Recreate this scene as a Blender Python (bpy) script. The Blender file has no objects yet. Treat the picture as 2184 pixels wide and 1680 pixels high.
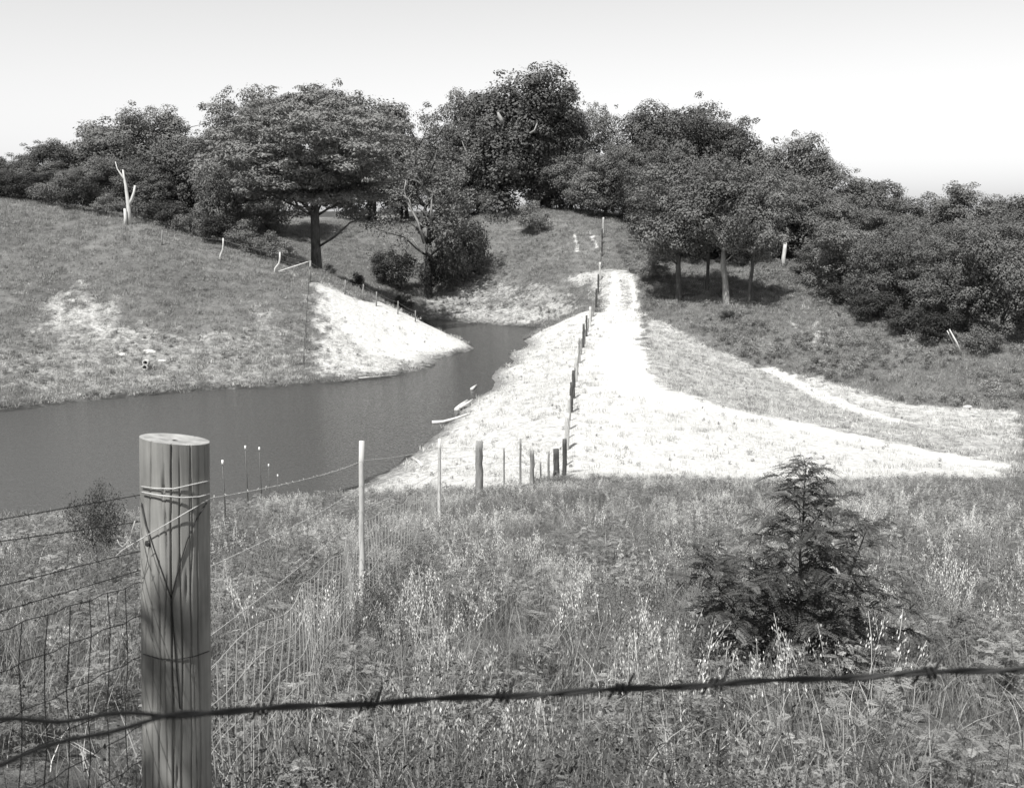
import bpy, math, random
import numpy as np
from mathutils import Vector, Matrix

random.seed(7)
rng = np.random.default_rng(11)
S = bpy.context.scene
C = S.collection

# ------------------------------------------------------------------ camera
FPX, CX, CY = 2150.0, 1092.0, 840.0          # focal length and centre, in units of a 2184-wide picture
PITCH = math.radians(10.55)
cam_d = bpy.data.cameras.new('camera')
cam = bpy.data.objects.new('camera', cam_d)
C.objects.link(cam)
cam_d.sensor_width = 36.0
cam_d.lens = 36.0 * FPX / 2184.0
cam_d.clip_start = 0.05
cam_d.clip_end = 6000.0
cam.location = (0, 0, 0)
cam.rotation_euler = (math.pi / 2 - PITCH, 0, 0)
cam_d.dof.use_dof = True
cam_d.dof.focus_distance = 14.0
cam_d.dof.aperture_fstop = 13.0
S.camera = cam

# ------------------------------------------------------------------ sky, sun, exposure
SUN_EL, SUN_AZ = math.radians(60), math.radians(28)      # azimuth: to the left of straight behind the camera
sun_dir = Vector((-math.sin(SUN_AZ) * math.cos(SUN_EL), -math.cos(SUN_AZ) * math.cos(SUN_EL), math.sin(SUN_EL)))
W = bpy.data.worlds.new('World')
S.world = W
W.use_nodes = True
wt = W.node_tree
sky = wt.nodes.new('ShaderNodeTexSky')
sky.sky_type = 'NISHITA'
sky.sun_disc = False
sky.sun_elevation = SUN_EL
sky.sun_rotation = math.atan2(sun_dir.x, sun_dir.y)
sky.air_density = 1.0
sky.dust_density = 0.6
bw = wt.nodes.new('ShaderNodeVectorMath')      # black-and-white film, more sensitive to blue: the sky as one grey
bw.operation = 'DOT_PRODUCT'; bw.inputs[1].default_value = (0.1, 0.25, 0.65)
bg = wt.nodes['Background']
wt.links.new(sky.outputs['Color'], bw.inputs[0])
wt.links.new(bw.outputs['Value'], bg.inputs['Color'])
bg.inputs['Strength'].default_value = 0.108
sun_d = bpy.data.lights.new('sun', 'SUN')
sun_d.energy = 5.0
sun_d.angle = math.radians(0.5)
sun_d.color = (1.0, 0.99, 0.97)
sun = bpy.data.objects.new('sun', sun_d)
C.objects.link(sun)
sun.location = (-40, -60, 80)
sun.rotation_euler = (-sun_dir).to_track_quat('-Z', 'Y').to_euler()
S.view_settings.view_transform = 'Standard'
S.view_settings.look = 'None'
S.view_settings.gamma = 1.0
S.view_settings.use_curve_mapping = False
S.view_settings.exposure = 0.6

# ------------------------------------------------------------------ measuring helpers
cp, sp = math.cos(PITCH), math.sin(PITCH)

def ray(X, Y):
    """direction with unit forward (y) component through a picture point"""
    u, v = (X - CX) / FPX, -(Y - CY) / FPX
    d = (u, cp + v * sp, -sp + v * cp)
    return d[0] / d[1], d[2] / d[1]

def P(X, Y, d):
    a, b = ray(X, Y)
    return (a * d, d, b * d)

def Wz(X, Y, z):
    a, b = ray(X, Y)
    d = z / b
    return (a * d, d, z)

ZW, ZD = -14.7, -12.7

# ------------------------------------------------------------------ numpy noise
def vnoise(x, y, seed=0):
    x = np.asarray(x, float); y = np.asarray(y, float)
    xi = np.floor(x).astype(np.int64); yi = np.floor(y).astype(np.int64)
    fx = x - xi; fy = y - yi
    fx = fx * fx * (3 - 2 * fx); fy = fy * fy * (3 - 2 * fy)
    def h(a, b):
        n = (a * 374761393 + b * 668265263 + seed * 1442695041) & 0xffffffff
        n = ((n ^ (n >> 13)) * 1274126177) & 0xffffffff
        n = n ^ (n >> 16)
        return (n & 0xffff) / 65535.0
    return ((h(xi, yi) * (1 - fx) + h(xi + 1, yi) * fx) * (1 - fy)
            + (h(xi, yi + 1) * (1 - fx) + h(xi + 1, yi + 1) * fx) * fy)

def fbm(x, y, seed=0, o=4):
    s = 0; a = 0.5; t = 0
    for k in range(o):
        s = s + a * vnoise(x * 2 ** k, y * 2 ** k, seed + k); t += a; a *= 0.5
    return s / t

# ------------------------------------------------------------------ terrain heights
ctrl = []
for x in (-70, -40, -18, -6, 2, 12, 28, 60):
    for y in (-25, -8, 0, 10, 20, 32):
        k = 0.24 + 0.043 * min(max((-2 - x) / 14.0, 0), 1)
        ctrl.append((x, y, -1.7 - k * max(y, -8)))
ctrl += [Wz(X, Y, ZW) for X, Y in ((0, 1108), (115, 1102), (300, 1106), (480, 1102), (600, 1080), (740, 1042), (870, 972),
                                  (935, 918), (1000, 856), (1045, 800), (1085, 752), (1115, 725), (1150, 702))]
ctrl += [(-21, 42, -13.4), (-10, 41, -13.2), (-4, 46, -13.5), (-2, 52, -13.7)]
ctrl += [Wz(X, Y, ZD) for X, Y in ((1205, 1025), (1213, 915), (1222, 840), (1243, 740), (1258, 697))]
ctrl += [P(1272, 655, 116), P(1340, 650, 117)]
ctrl += [Wz(X, Y, ZD) for X, Y in ((1300, 1028), (1290, 900), (1330, 820), (1340, 740), (1362, 695), (1400, 900))]
ctrl += [Wz(1500, 1028, -12.9), Wz(1800, 1026, -13.2), Wz(2184, 1022, -13.4), Wz(1450, 850, -13.0), Wz(1700, 905, -14.0),
         Wz(2000, 960, -14.4), Wz(2184, 1000, -13.9), Wz(1600, 850, -14.8), Wz(1850, 890, -15.5),
         Wz(1450, 760, -13.7), Wz(1540, 790, -14.7)]
ctrl += [P(1380, 672, 112), Wz(1500, 730, -13.9), Wz(1620, 790, -15.5), Wz(1760, 830, -15.9), Wz(1930, 870, -16), Wz(2070, 880, -15.8),
         Wz(2184, 885, -15.8)]
# hillside on the right
ctrl += [P(1455, 640, 116), P(1600, 645, 112), P(1550, 690, 107), P(1660, 570, 131), P(1720, 640, 112), P(1750, 740, 98),
         P(1900, 720, 97), P(2050, 770, 90), P(2000, 690, 105), P(1800, 630, 120), P(1750, 560, 142), P(1900, 565, 152),
         P(2070, 600, 150), P(2184, 800, 86), P(1500, 560, 138), P(1400, 580, 130),
         (80, 90, -12), (80, 160, -8), (60, 130, -9), (75, 60, -15), (80, 30, -11)]
# far hill in the middle
ctrl += [P(1310, 580, 126), P(1330, 620, 120), P(1200, 660, 124), P(1140, 640, 132), P(1050, 640, 137), P(960, 570, 151),
         P(1100, 540, 148), P(1230, 520, 143), P(1300, 500, 146), P(1200, 462, 156), P(1050, 462, 161), P(1350, 470, 159),
         P(1400, 500, 150), P(870, 620, 143), P(830, 560, 153), P(750, 480, 169), P(700, 520, 156)]
ctrl += [Wz(905, 684, ZW), Wz(1000, 690, ZW), Wz(1080, 695, ZW)]
# hill on the left: foot, crest, far side
ctrl += [Wz(X, Y, ZW) for X, Y in ((0, 880), (115, 865), (300, 845), (500, 830), (650, 824), (760, 814), (850, 803), (930, 779), (1012, 747))]
ctrl += [P(0, 430, 112), P(115, 450, 110), P(280, 482, 105), P(380, 520, 103.5), P(475, 555, 102), P(585, 582, 102), P(660, 600, 102), P(735, 628, 103),
         P(800, 652, 104), P(890, 688, 105.5), P(980, 724, 107)]
ctrl += [P(115, 640, 93), P(300, 660, 92.5), P(500, 685, 93), P(700, 700, 95.5), P(850, 735, 99)]
ctrl += [(-51, 128, -1), (-38, 125, -4), (-28, 121, -7), (-22, 116, -7.6), (-20, 128, -10), (-14, 122, -13.2), (-13, 132, -13.8),
         (-28, 140, -8), (-45, 150, -3), (-62, 160, -2), (-30, 165, -4)]
# bed of the pond
def bed(X, Y, dep):
    q = Wz(X, Y, ZW)
    return (q[0], q[1], ZW - dep)
ctrl += [bed(0, 980, 1.8), bed(300, 960, 1.8), bed(560, 950, 1.8), bed(760, 900, 1.8), bed(860, 862, 1.4), bed(935, 838, 1.0), bed(985, 800, 0.9), bed(1022, 770, 0.8), bed(1050, 748, 0.8),
         bed(1070, 728, 1.0), bed(1020, 712, 1.2), bed(1090, 712, 1.0), (-45, 62, -16.5), (-8, 119, -15.6)]
ctrl += [(-62, 55, -14.0), (-75, 70, -13), (-75, 48, -12), (-75, 100, -3)]
# plateau and far country
for x in (-120, -60, -20, 20):
    ctrl += [(x, 190, -2.0), (x, 240, -3)]
ctrl += [(70, 190, -6), (120, 200, -8), (70, 240, -8), (-120, 140, -2), (-120, 90, -3), (-120, 40, -10), (-120, 0, -3),
         (120, 130, -9), (120, 70, -13), (120, 20, -6), (120, -25, -1), (-120, -25, 0)]
ctrl = np.array(ctrl, float)
_c = 3.0

def _phi(x, y):
    return np.sqrt((x[:, None] - ctrl[None, :, 0]) ** 2 + (y[:, None] - ctrl[None, :, 1]) ** 2 + _c * _c)

n = len(ctrl)
A = np.zeros((n + 3, n + 3))
A[:n, :n] = -_phi(ctrl[:, 0], ctrl[:, 1]) + np.eye(n) * 0.15
A[:n, n] = A[n, :n] = 1
A[:n, n + 1] = A[n + 1, :n] = ctrl[:, 0]
A[:n, n + 2] = A[n + 2, :n] = ctrl[:, 1]
_sol = np.linalg.solve(A, np.concatenate([ctrl[:, 2], [0, 0, 0]]))

def height(x, y):
    x = np.atleast_1d(np.asarray(x, float)).ravel(); y = np.atleast_1d(np.asarray(y, float)).ravel()
    xc = np.clip(x, -130, 130); yc = np.clip(y, -30, 250)
    out = np.empty(len(x))
    for s in range(0, len(x), 40000):
        a, b = xc[s:s + 40000], yc[s:s + 40000]
        out[s:s + 40000] = -_phi(a, b) @ _sol[:n] + _sol[n] + _sol[n + 1] * a + _sol[n + 2] * b
    out += 0.35 * (fbm(x / 6.0, y / 6.0, 3) - 0.5) + 0.12 * (fbm(x / 1.3, y / 1.3, 9, 2) - 0.5)
    far = np.clip((np.hypot(x - xc, y - yc)) / 900.0, 0, 1)
    return out - 14 * far

def gz(x, y):
    return float(height([x], [y])[0])

_ys = np.concatenate([np.arange(1.2, 12, 0.1), np.arange(12, 200, 0.2)])
def ground(X, Y):
    a, b = ray(X, Y)
    d = height(a * _ys, _ys) - b * _ys
    k = np.argmax(d > 0)
    if d[k] <= 0: k = len(_ys) - 1
    y = _ys[k]
    return Vector((a * y, y, b * y))

# ------------------------------------------------------------------ materials (all neutral: the scene is a monochrome one)
def grey(v): return (v, v * 0.997, v * 0.975, 1)

MATS = {}
def new_mat(name):
    m = bpy.data.materials.new(name); m.use_nodes = True
    return m, m.node_tree, m.node_tree.nodes['Principled BSDF']

def N(t, kind, **kw):
    nd = t.nodes.new(kind)
    for k, v in kw.items(): setattr(nd, k, v)
    return nd

def noise_mat(name, lo, hi, scale=(8, 8, 8), rough=0.85, bump=0.4, detail=6, spec=0.3, dist=0.02):
    m, t, b = new_mat(name)
    tc = N(t, 'ShaderNodeTexCoord'); mp = N(t, 'ShaderNodeMapping'); mp.inputs['Scale'].default_value = scale
    t.links.new(tc.outputs['Object'], mp.inputs['Vector'])
    nz = N(t, 'ShaderNodeTexNoise'); nz.inputs['Scale'].default_value = 1; nz.inputs['Detail'].default_value = detail
    nz.inputs['Roughness'].default_value = 0.65
    t.links.new(mp.outputs['Vector'], nz.inputs['Vector'])
    cr = N(t, 'ShaderNodeValToRGB'); cr.color_ramp.elements[0].position = 0.3; cr.color_ramp.elements[1].position = 0.72
    cr.color_ramp.elements[0].color = grey(lo); cr.color_ramp.elements[1].color = grey(hi)
    t.links.new(nz.outputs['Fac'], cr.inputs['Fac']); t.links.new(cr.outputs['Color'], b.inputs['Base Color'])
    bp = N(t, 'ShaderNodeBump'); bp.inputs['Strength'].default_value = bump; bp.inputs['Distance'].default_value = dist
    t.links.new(nz.outputs['Fac'], bp.inputs['Height']); t.links.new(bp.outputs['Normal'], b.inputs['Normal'])
    b.inputs['Roughness'].default_value = rough; b.inputs['Specular IOR Level'].default_value = spec
    MATS[name] = m
    return m

def leaf_mat(name, v, trans=0.25, var=0.25, rough=0.6):
    m, t, b = new_mat(name)
    at = N(t, 'ShaderNodeAttribute', attribute_name='tint')
    oi = N(t, 'ShaderNodeObjectInfo')
    mr = N(t, 'ShaderNodeMapRange'); mr.inputs['To Min'].default_value = 1 - var; mr.inputs['To Max'].default_value = 1 + var
    t.links.new(oi.outputs['Random'], mr.inputs['Value'])
    m1 = N(t, 'ShaderNodeMath', operation='MULTIPLY'); t.links.new(at.outputs['Fac'], m1.inputs[0]); t.links.new(mr.outputs['Result'], m1.inputs[1])
    mx = N(t, 'ShaderNodeVectorMath', operation='SCALE'); mx.inputs[0].default_value = grey(v)[:3]
    t.links.new(m1.outputs['Value'], mx.inputs['Scale'])
    t.links.new(mx.outputs['Vector'], b.inputs['Base Color'])
    b.inputs['Roughness'].default_value = rough; b.inputs['Specular IOR Level'].default_value = 0.12
    tr = N(t, 'ShaderNodeBsdfTranslucent'); t.links.new(mx.outputs['Vector'], tr.inputs['Color'])
    ms = N(t, 'ShaderNodeMixShader'); ms.inputs['Fac'].default_value = trans
    out = t.nodes['Material Output']
    t.links.new(b.outputs['BSDF'], ms.inputs[1]); t.links.new(tr.outputs['BSDF'], ms.inputs[2]); t.links.new(ms.outputs['Shader'], out.inputs['Surface'])
    MATS[name] = m
    return m

leaf_mat('oak_leaf', 0.135, 0.15); leaf_mat('pale_leaf', 0.165, 0.15); leaf_mat('dark_leaf', 0.06); leaf_mat('sapling_leaf', 0.085, 0.2)
leaf_mat('weed_leaf', 0.11, 0.15, 0.4); leaf_mat('shade_dark_weed_leaf', 0.05, 0.1, 0.3); leaf_mat('grass_blade', 0.21, 0.18, 0.35); leaf_mat('dry_oat', 0.72, 0.25); leaf_mat('forb_leaf', 0.175, 0.15, 0.45); leaf_mat('hill_grass', 0.25, 0.25)
leaf_mat('brush_leaf', 0.20, 0.15, 0.35); leaf_mat('dry_straw', 0.5, 0.2)
noise_mat('bark', 0.03, 0.13, (6, 6, 1.5), bump=0.8, dist=0.05)
noise_mat('pale_bark', 0.17, 0.38, (6, 6, 1.5), bump=0.5)
noise_mat('dead_wood', 0.38, 0.62, (5, 5, 1.2), bump=0.5)
noise_mat('post_wood', 0.12, 0.3, (14, 14, 2), bump=0.5, dist=0.01)
noise_mat('pale_post_wood', 0.34, 0.62, (14, 14, 2), bump=0.5, dist=0.01)
noise_mat('dark_post_wood', 0.04, 0.10, (14, 14, 2), bump=0.5, dist=0.01)
noise_mat('rusty_wire', 0.012, 0.035, (60, 60, 60), rough=0.6, bump=0.3, spec=0.4, dist=0.001)
noise_mat('bright_wire', 0.35, 0.55, (60, 60, 60), rough=0.4, bump=0.2, spec=0.5, dist=0.001)
noise_mat('fence_wire', 0.22, 0.4, (60, 60, 60), rough=0.5, bump=0.2, spec=0.5, dist=0.001)
noise_mat('steel', 0.06, 0.12, (30, 30, 30), rough=0.55, bump=0.2, dist=0.002)
noise_mat('white_paint', 0.7, 0.85, (30, 30, 30), rough=0.5, bump=0.1, dist=0.002)
noise_mat('pale_stone', 0.3, 0.55, (3, 3, 3), bump=0.5)

# ------------------------------------------------------------------ mesh building
def link(name, me, mat=None, parent=None):
    o = bpy.data.objects.new(name, me); C.objects.link(o)
    if mat and me and not me.materials: me.materials.append(MATS[mat])
    if parent: o.parent = parent
    return o

def tag(o, label=None, cat=None, group=None, kind=None):
    if label: o['label'] = label
    if cat: o['category'] = cat
    if group: o['group'] = group
    if kind: o['kind'] = kind
    return o

def thing(name, loc, label, cat, group=None, rz=0):
    o = bpy.data.objects.new(name, None); C.objects.link(o)
    o.location = loc; o.rotation_euler = (0, 0, rz); o.empty_display_size = 0.3
    return tag(o, label, cat, group)

def np_mesh(name, verts, faces, tint=None, smooth=False):
    """verts (n,3); faces (m,k) int array of one size"""
    verts = np.asarray(verts, np.float32); faces = np.asarray(faces, np.int32)
    me = bpy.data.meshes.new(name)
    m, k = faces.shape
    me.vertices.add(len(verts)); me.vertices.foreach_set('co', verts.ravel())
    me.loops.add(m * k); me.loops.foreach_set('vertex_index', faces.ravel())
    me.polygons.add(m); me.polygons.foreach_set('loop_start', np.arange(0, m * k, k, dtype=np.int32))
    if smooth: me.polygons.foreach_set('use_smooth', np.ones(m, bool))
    if tint is not None:
        at = me.attributes.new('tint', 'FLOAT', 'FACE'); at.data.foreach_set('value', np.asarray(tint, np.float32))
    me.update(calc_edges=True)
    return me

class MB:
    def __init__(s): s.v = []; s.f = []; s.n = 0
    def tube(s, pts, rads, sides=6, cap=True):
        pts = np.asarray(pts, float); k = len(pts)
        rads = np.full(k, rads) if np.isscalar(rads) else np.asarray(rads, float)
        t = np.gradient(pts, axis=0); t /= np.linalg.norm(t, axis=1)[:, None] + 1e-12
        up = np.array([0, 0, 1.0]) if abs(t[0][2]) < 0.9 else np.array([0, 1.0, 0])
        u = np.cross(up, t[0]); u /= np.linalg.norm(u)
        ang = np.linspace(0, 2 * np.pi, sides, endpoint=False)
        base = s.n
        for i in range(k):
            u = u - t[i] * np.dot(u, t[i]); u /= np.linalg.norm(u) + 1e-12
            w = np.cross(t[i], u)
            s.v.append(pts[i] + rads[i] * (np.cos(ang)[:, None] * u + np.sin(ang)[:, None] * w))
        for i in range(k - 1):
            for j in range(sides):
                a = base + i * sides + j; b = base + i * sides + (j + 1) % sides
                s.f.append((a, b, b + sides, a + sides))
        s.n += k * sides
        if cap:
            for i, d in ((0, -1), (k - 1, 1)):
                s.v.append(pts[i][None, :] + d * t[i][None, :] * rads[i] * 0.12)
                r0 = base + i * sides
                for j in range(sides):
                    a, b = r0 + j, r0 + (j + 1) % sides
                    s.f.append((b, a, s.n, s.n) if d < 0 else (a, b, s.n, s.n))
                s.n += 1
        return s
    def build(s, name, mat, parent=None, smooth=True):
        me = bpy.data.meshes.new(name)
        v = np.concatenate(s.v)
        me.from_pydata(v.tolist(), [], [f if f[2] != f[3] else f[:3] for f in s.f])
        if smooth: me.polygons.foreach_set('use_smooth', np.ones(len(me.polygons), bool))
        me.materials.append(MATS[mat]); me.update()
        return link(name, me, None, parent)

def unit(a): return a / (np.linalg.norm(a, axis=-1, keepdims=True) + 1e-9)

def leaf_quads(pos, nrm, size, aspect=0.62, axis=None):
    """one rhombic leaf per position"""
    k = len(pos)
    if axis is None:
        r = rng.normal(size=(k, 3)); a = unit(np.cross(nrm, r))
    else:
        a = unit(axis - nrm * np.sum(axis * nrm, 1)[:, None])
    b = np.cross(nrm, a)
    L = (size * 0.5)[:, None]
    v = np.stack([pos - a * L, pos + b * L * aspect, pos + a * L, pos - b * L * aspect], 1).reshape(-1, 3)
    f = np.arange(4 * k).reshape(k, 4)
    return v, f

# ------------------------------------------------------------------ ground sheet
def spaced(lo, hi, step, far):
    a = list(np.arange(lo, hi + 1e-6, step)); s = step
    left, x = [], lo
    while x > -far:
        s *= 1.35; x -= s; left.append(x)
    s = step; right, x = [], a[-1]
    while x < far:
        s *= 1.35; x += s; right.append(x)
    return np.array(left[::-1] + a + right)

gx = spaced(-85, 75, 0.45, 2600); gy = spaced(-9, 180, 0.45, 2600)
GX, GY = np.meshgrid(gx, gy)
vx, vy = GX.ravel(), GY.ravel()
vz = height(vx, vy)

def in_poly(x, y, poly):
    poly = np.asarray(poly); r = np.zeros(len(x), bool)
    j = len(poly) - 1
    for i in range(len(poly)):
        xi, yi = poly[i]; xj, yj = poly[j]
        c = ((yi > y) != (yj > y)) & (x < (xj - xi) * (y - yi) / (yj - yi + 1e-12) + xi)
        r ^= c; j = i
    return r

def on_ground(pts): return [tuple(ground(X, Y)[:2]) for X, Y in pts]
def on_water(pts): return [Wz(X, Y, ZW)[:2] for X, Y in pts]

ZONES = []      # (polygon in plan, amount of bare soil, ragged edge in metres)
def zone(pts, amount, rag=1.0): ZONES.append((on_ground(pts), amount, rag))
zone([(1376, 672), (1500, 731), (1620, 786), (1760, 824), (1930, 864), (2184, 878), (2184, 1034), (1400, 1034), (1380, 770)], 0.56, 0.6)
zone([(1285, 690), (1364, 690), (1380, 780), (1425, 835), (1560, 872), (1800, 922), (2100, 980), (2184, 995), (2184, 1012), (1950, 968), (1600, 896), (1400, 862), (1290, 838), (1262, 790)], 1.2, 1.2)
zone([(1225, 985), (1500, 1000), (1800, 1000), (2184, 1012), (2184, 1032), (1225, 1032)], 0.82, 1.5)
zone([(1215, 1034), (1400, 1034), (2184, 1032), (2184, 1000), (2000, 960), (1750, 908), (1560, 868), (1430, 830), (1385, 770), (1372, 700), (1366, 660), (1290, 655), (1235, 690), (1205, 800), (1180, 900)], 0.82, 1.5)
zone([(1235, 960), (1380, 900), (1400, 850), (1560, 895), (1850, 955), (2184, 1010), (2184, 1034), (1215, 1034)], 0.66, 2.5)
zone([(875, 972), (935, 920), (1000, 858), (1045, 803), (1085, 756), (1115, 730), (1150, 706), (1265, 660), (1245, 790), (1228, 900), (1215, 1034), (1030, 1060), (850, 1075), (700, 1085), (740, 1050)], 0.74, 0.5)
zone([(660, 596), (800, 650), (985, 722), (1015, 747), (930, 781), (850, 804), (762, 812), (668, 800), (655, 760), (664, 680)], 0.66, 3.0)
zone([(672, 604), (800, 652), (800, 700), (700, 690)], 0.8, 1.5)
zone([(740, 640), (985, 722), (1000, 745), (900, 775), (800, 760), (720, 700)], 0.88, 1.5)
zone([(100, 610), (200, 610), (250, 640), (300, 690), (340, 740), (320, 770), (200, 730), (100, 680)], 0.55, 4.0)
zone([(0, 740), (300, 730), (480, 700), (560, 640), (640, 690), (655, 822), (300, 846), (0, 878)], 0.38, 3.5)
zone([(80, 640), (420, 720), (480, 800), (300, 800), (60, 760)], 0.42, 4.0)
zone([(1618, 784), (1655, 784), (1800, 850), (1960, 905), (1850, 893), (1720, 842)], 0.9, 0.5)
zone([(1660, 784), (1760, 812), (1930, 862), (2184, 876), (2184, 950), (1960, 908), (1800, 850)], 0.66, 1.0)
zone([(1376, 676), (1500, 735), (1615, 788), (1850, 888), (1600, 858), (1440, 828), (1390, 760)], 0.56, 1.0)
zone([(1195, 592), (1300, 574), (1358, 584), (1366, 660), (1285, 655), (1255, 610)], 0.6, 1.2)
zone([(1302, 578), (1318, 578), (1330, 675), (1300, 675)], 0.93, 0.5)
zone([(1340, 585), (1352, 590), (1368, 675), (1345, 675)], 0.88, 0.5)
zone([(1560, 872), (1850, 900), (2184, 930), (2184, 985), (2000, 950), (1750, 900)], 0.6, 1.0)
zone([(1140, 690), (1262, 658), (1200, 640), (1100, 655), (1000, 650), (905, 670), (905, 684), (1000, 690), (1080, 695)], 0.55, 1.5)
zone([(900, 672), (880, 630), (1000, 600), (1190, 600), (1260, 650), (1200, 660), (1050, 668)], 0.42, 3.0)
zone([(1216, 488), (1220, 488), (1238, 538), (1229, 538)], 0.8, 0.5)
zone([(1252, 488), (1257, 488), (1276, 532), (1267, 532)], 0.8, 0.5)
zone([(1742, 660), (1752, 700), (1748, 740), (1735, 735), (1740, 700)], 0.6, 0.6)
zone([(1690, 660), (1698, 700), (1694, 715), (1684, 700)], 0.5, 0.6)

def soil_at(x, y):
    s = np.zeros(len(x))
    for poly, amt, rag in ZONES:
        p = np.asarray(poly); lo = p.min(0) - 3; hi = p.max(0) + 3
        m = (x > lo[0]) & (x < hi[0]) & (y > lo[1]) & (y < hi[1])
        if not m.any(): continue
        xs, ys = x[m], y[m]; acc = np.zeros(len(xs))
        for k in range(3):
            wx = xs + rag * (fbm(xs / 1.4, ys / 1.4, 20 + k, 3) - 0.5) * 2.4
            wy = ys + rag * (fbm(xs / 1.4, ys / 1.4, 40 + k, 3) - 0.5) * 2.4
            acc += in_poly(wx, wy, poly)
        s[m] = np.maximum(s[m], acc / 3 * amt)
    # two wheel tracks keep grass between them up the far slope
    return s

soil = soil_at(vx, vy)
rows, cols = GX.shape
ii = np.arange(rows * cols).reshape(rows, cols)
faces = np.stack([ii[:-1, :-1], ii[:-1, 1:], ii[1:, 1:], ii[1:, :-1]], -1).reshape(-1, 4)
gme = np_mesh('ground', np.stack([vx, vy, vz], 1), faces, smooth=True)
at = gme.attributes.new('soil', 'FLOAT', 'POINT'); at.data.foreach_set('value', soil.astype(np.float32))

m, t, b = new_mat('ground_cover'); MATS['ground_cover'] = m
geo = N(t, 'ShaderNodeNewGeometry')
n1 = N(t, 'ShaderNodeTexNoise'); n1.inputs['Scale'].default_value = 0.9; n1.inputs['Detail'].default_value = 9; n1.inputs['Roughness'].default_value = 0.72
n2 = N(t, 'ShaderNodeTexNoise'); n2.inputs['Scale'].default_value = 3.2; n2.inputs['Detail'].default_value = 8; n2.inputs['Roughness'].default_value = 0.8
n3 = N(t, 'ShaderNodeTexNoise'); n3.inputs['Scale'].default_value = 0.13; n3.inputs['Detail'].default_value = 4
for q in (n1, n2, n3): t.links.new(geo.outputs['Position'], q.inputs['Vector'])
sa = N(t, 'ShaderNodeAttribute', attribute_name='soil')
def math_node(op, a, bb, clamp=False):
    q = N(t, 'ShaderNodeMath', operation=op); q.use_clamp = clamp
    for i, val in enumerate((a, bb)):
        if isinstance(val, (int, float)): q.inputs[i].default_value = val
        else: t.links.new(val, q.inputs[i])
    return q.outputs[0]
nn = math_node('ADD', math_node('MULTIPLY', math_node('SUBTRACT', math_node('ADD', math_node('MULTIPLY', n1.outputs['Fac'], 0.5), math_node('MULTIPLY', n2.outputs['Fac'], 0.5)), 0.5), 1.9), 0.5)
# soil shows where its amount beats the noise
fac = math_node('ADD', math_node('MULTIPLY', math_node('SUBTRACT', math_node('ADD', sa.outputs['Fac'], nn), 1.0), 2.3), 0.5, True)
gr = N(t, 'ShaderNodeValToRGB'); e = gr.color_ramp.elements
e[0].position = 0.25; e[1].position = 0.8; e[0].color = grey(0.075); e[1].color = grey(0.2)
t.links.new(math_node('ADD', nn, math_node('MULTIPLY', math_node('SUBTRACT', n3.outputs['Fac'], 0.5), 0.8)), gr.inputs['Fac'])
sr = N(t, 'ShaderNodeValToRGB'); e = sr.color_ramp.elements
e[0].position = 0.3; e[1].position = 0.66; e[0].color = grey(0.30); e[1].color = grey(0.61)
t.links.new(math_node('ADD', n2.outputs['Fac'], math_node('MULTIPLY', math_node('SUBTRACT', sa.outputs['Fac'], 0.72), 0.35)), sr.inputs['Fac'])
mx = N(t, 'ShaderNodeMix', data_type='RGBA')
t.links.new(fac, mx.inputs['Factor']); t.links.new(gr.outputs['Color'], mx.inputs['A']); t.links.new(sr.outputs['Color'], mx.inputs['B'])
# soaked earth just above the water line
sx = N(t, 'ShaderNodeSeparateXYZ'); t.links.new(geo.outputs['Position'], sx.inputs[0])
hz = N(t, 'ShaderNodeMapRange'); hz.inputs['From Min'].default_value = ZW + 0.12; hz.inputs['From Max'].default_value = ZW + 0.5; hz.inputs['To Min'].default_value = 0.38; hz.inputs['To Max'].default_value = 1.0
t.links.new(math_node('ADD', sx.outputs['Z'], math_node('MULTIPLY', math_node('SUBTRACT', n2.outputs['Fac'], 0.5), 0.9)), hz.inputs['Value'])
side_ = math_node('GREATER_THAN', sx.outputs['X'], 11.0)
wet = N(t, 'ShaderNodeVectorMath', operation='SCALE'); t.links.new(mx.outputs['Result'], wet.inputs[0]); t.links.new(math_node('MAXIMUM', hz.outputs['Result'], side_), wet.inputs['Scale'])
t.links.new(wet.outputs['Vector'], b.inputs['Base Color'])
bp = N(t, 'ShaderNodeBump'); bp.inputs['Strength'].default_value = 0.7; bp.inputs['Distance'].default_value = 0.25
t.links.new(nn, bp.inputs['Height']); t.links.new(bp.outputs['Normal'], b.inputs['Normal'])
b.inputs['Roughness'].default_value = 0.95; b.inputs['Specular IOR Level'].default_value = 0.1
g = link('ground', gme, 'ground_cover'); tag(g, kind='structure')

# ------------------------------------------------------------------ pond
m, t, b = new_mat('pond_water'); MATS['pond_water'] = m
b.inputs['Base Color'].default_value = grey(0.06); b.inputs['Roughness'].default_value = 0.12; b.inputs['IOR'].default_value = 1.33
geo = N(t, 'ShaderNodeNewGeometry')
mp = N(t, 'ShaderNodeMapping'); mp.inputs['Scale'].default_value = (1.0, 2.2, 1); mp.inputs['Rotation'].default_value = (0, 0, math.radians(28))
t.links.new(geo.outputs['Position'], mp.inputs['Vector'])
nz = N(t, 'ShaderNodeTexNoise'); nz.inputs['Scale'].default_value = 3.0; nz.inputs['Detail'].default_value = 3
wv = N(t, 'ShaderNodeTexWave'); wv.inputs['Scale'].default_value = 0.9; wv.inputs['Distortion'].default_value = 5; wv.inputs['Detail'].default_value = 3
t.links.new(mp.outputs['Vector'], nz.inputs['Vector']); t.links.new(mp.outputs['Vector'], wv.inputs['Vector'])
ad = N(t, 'ShaderNodeMath', operation='MULTIPLY_ADD'); ad.inputs[1].default_value = 0.35
t.links.new(wv.outputs['Fac'], ad.inputs[0]); t.links.new(nz.outputs['Fac'], ad.inputs[2])
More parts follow.
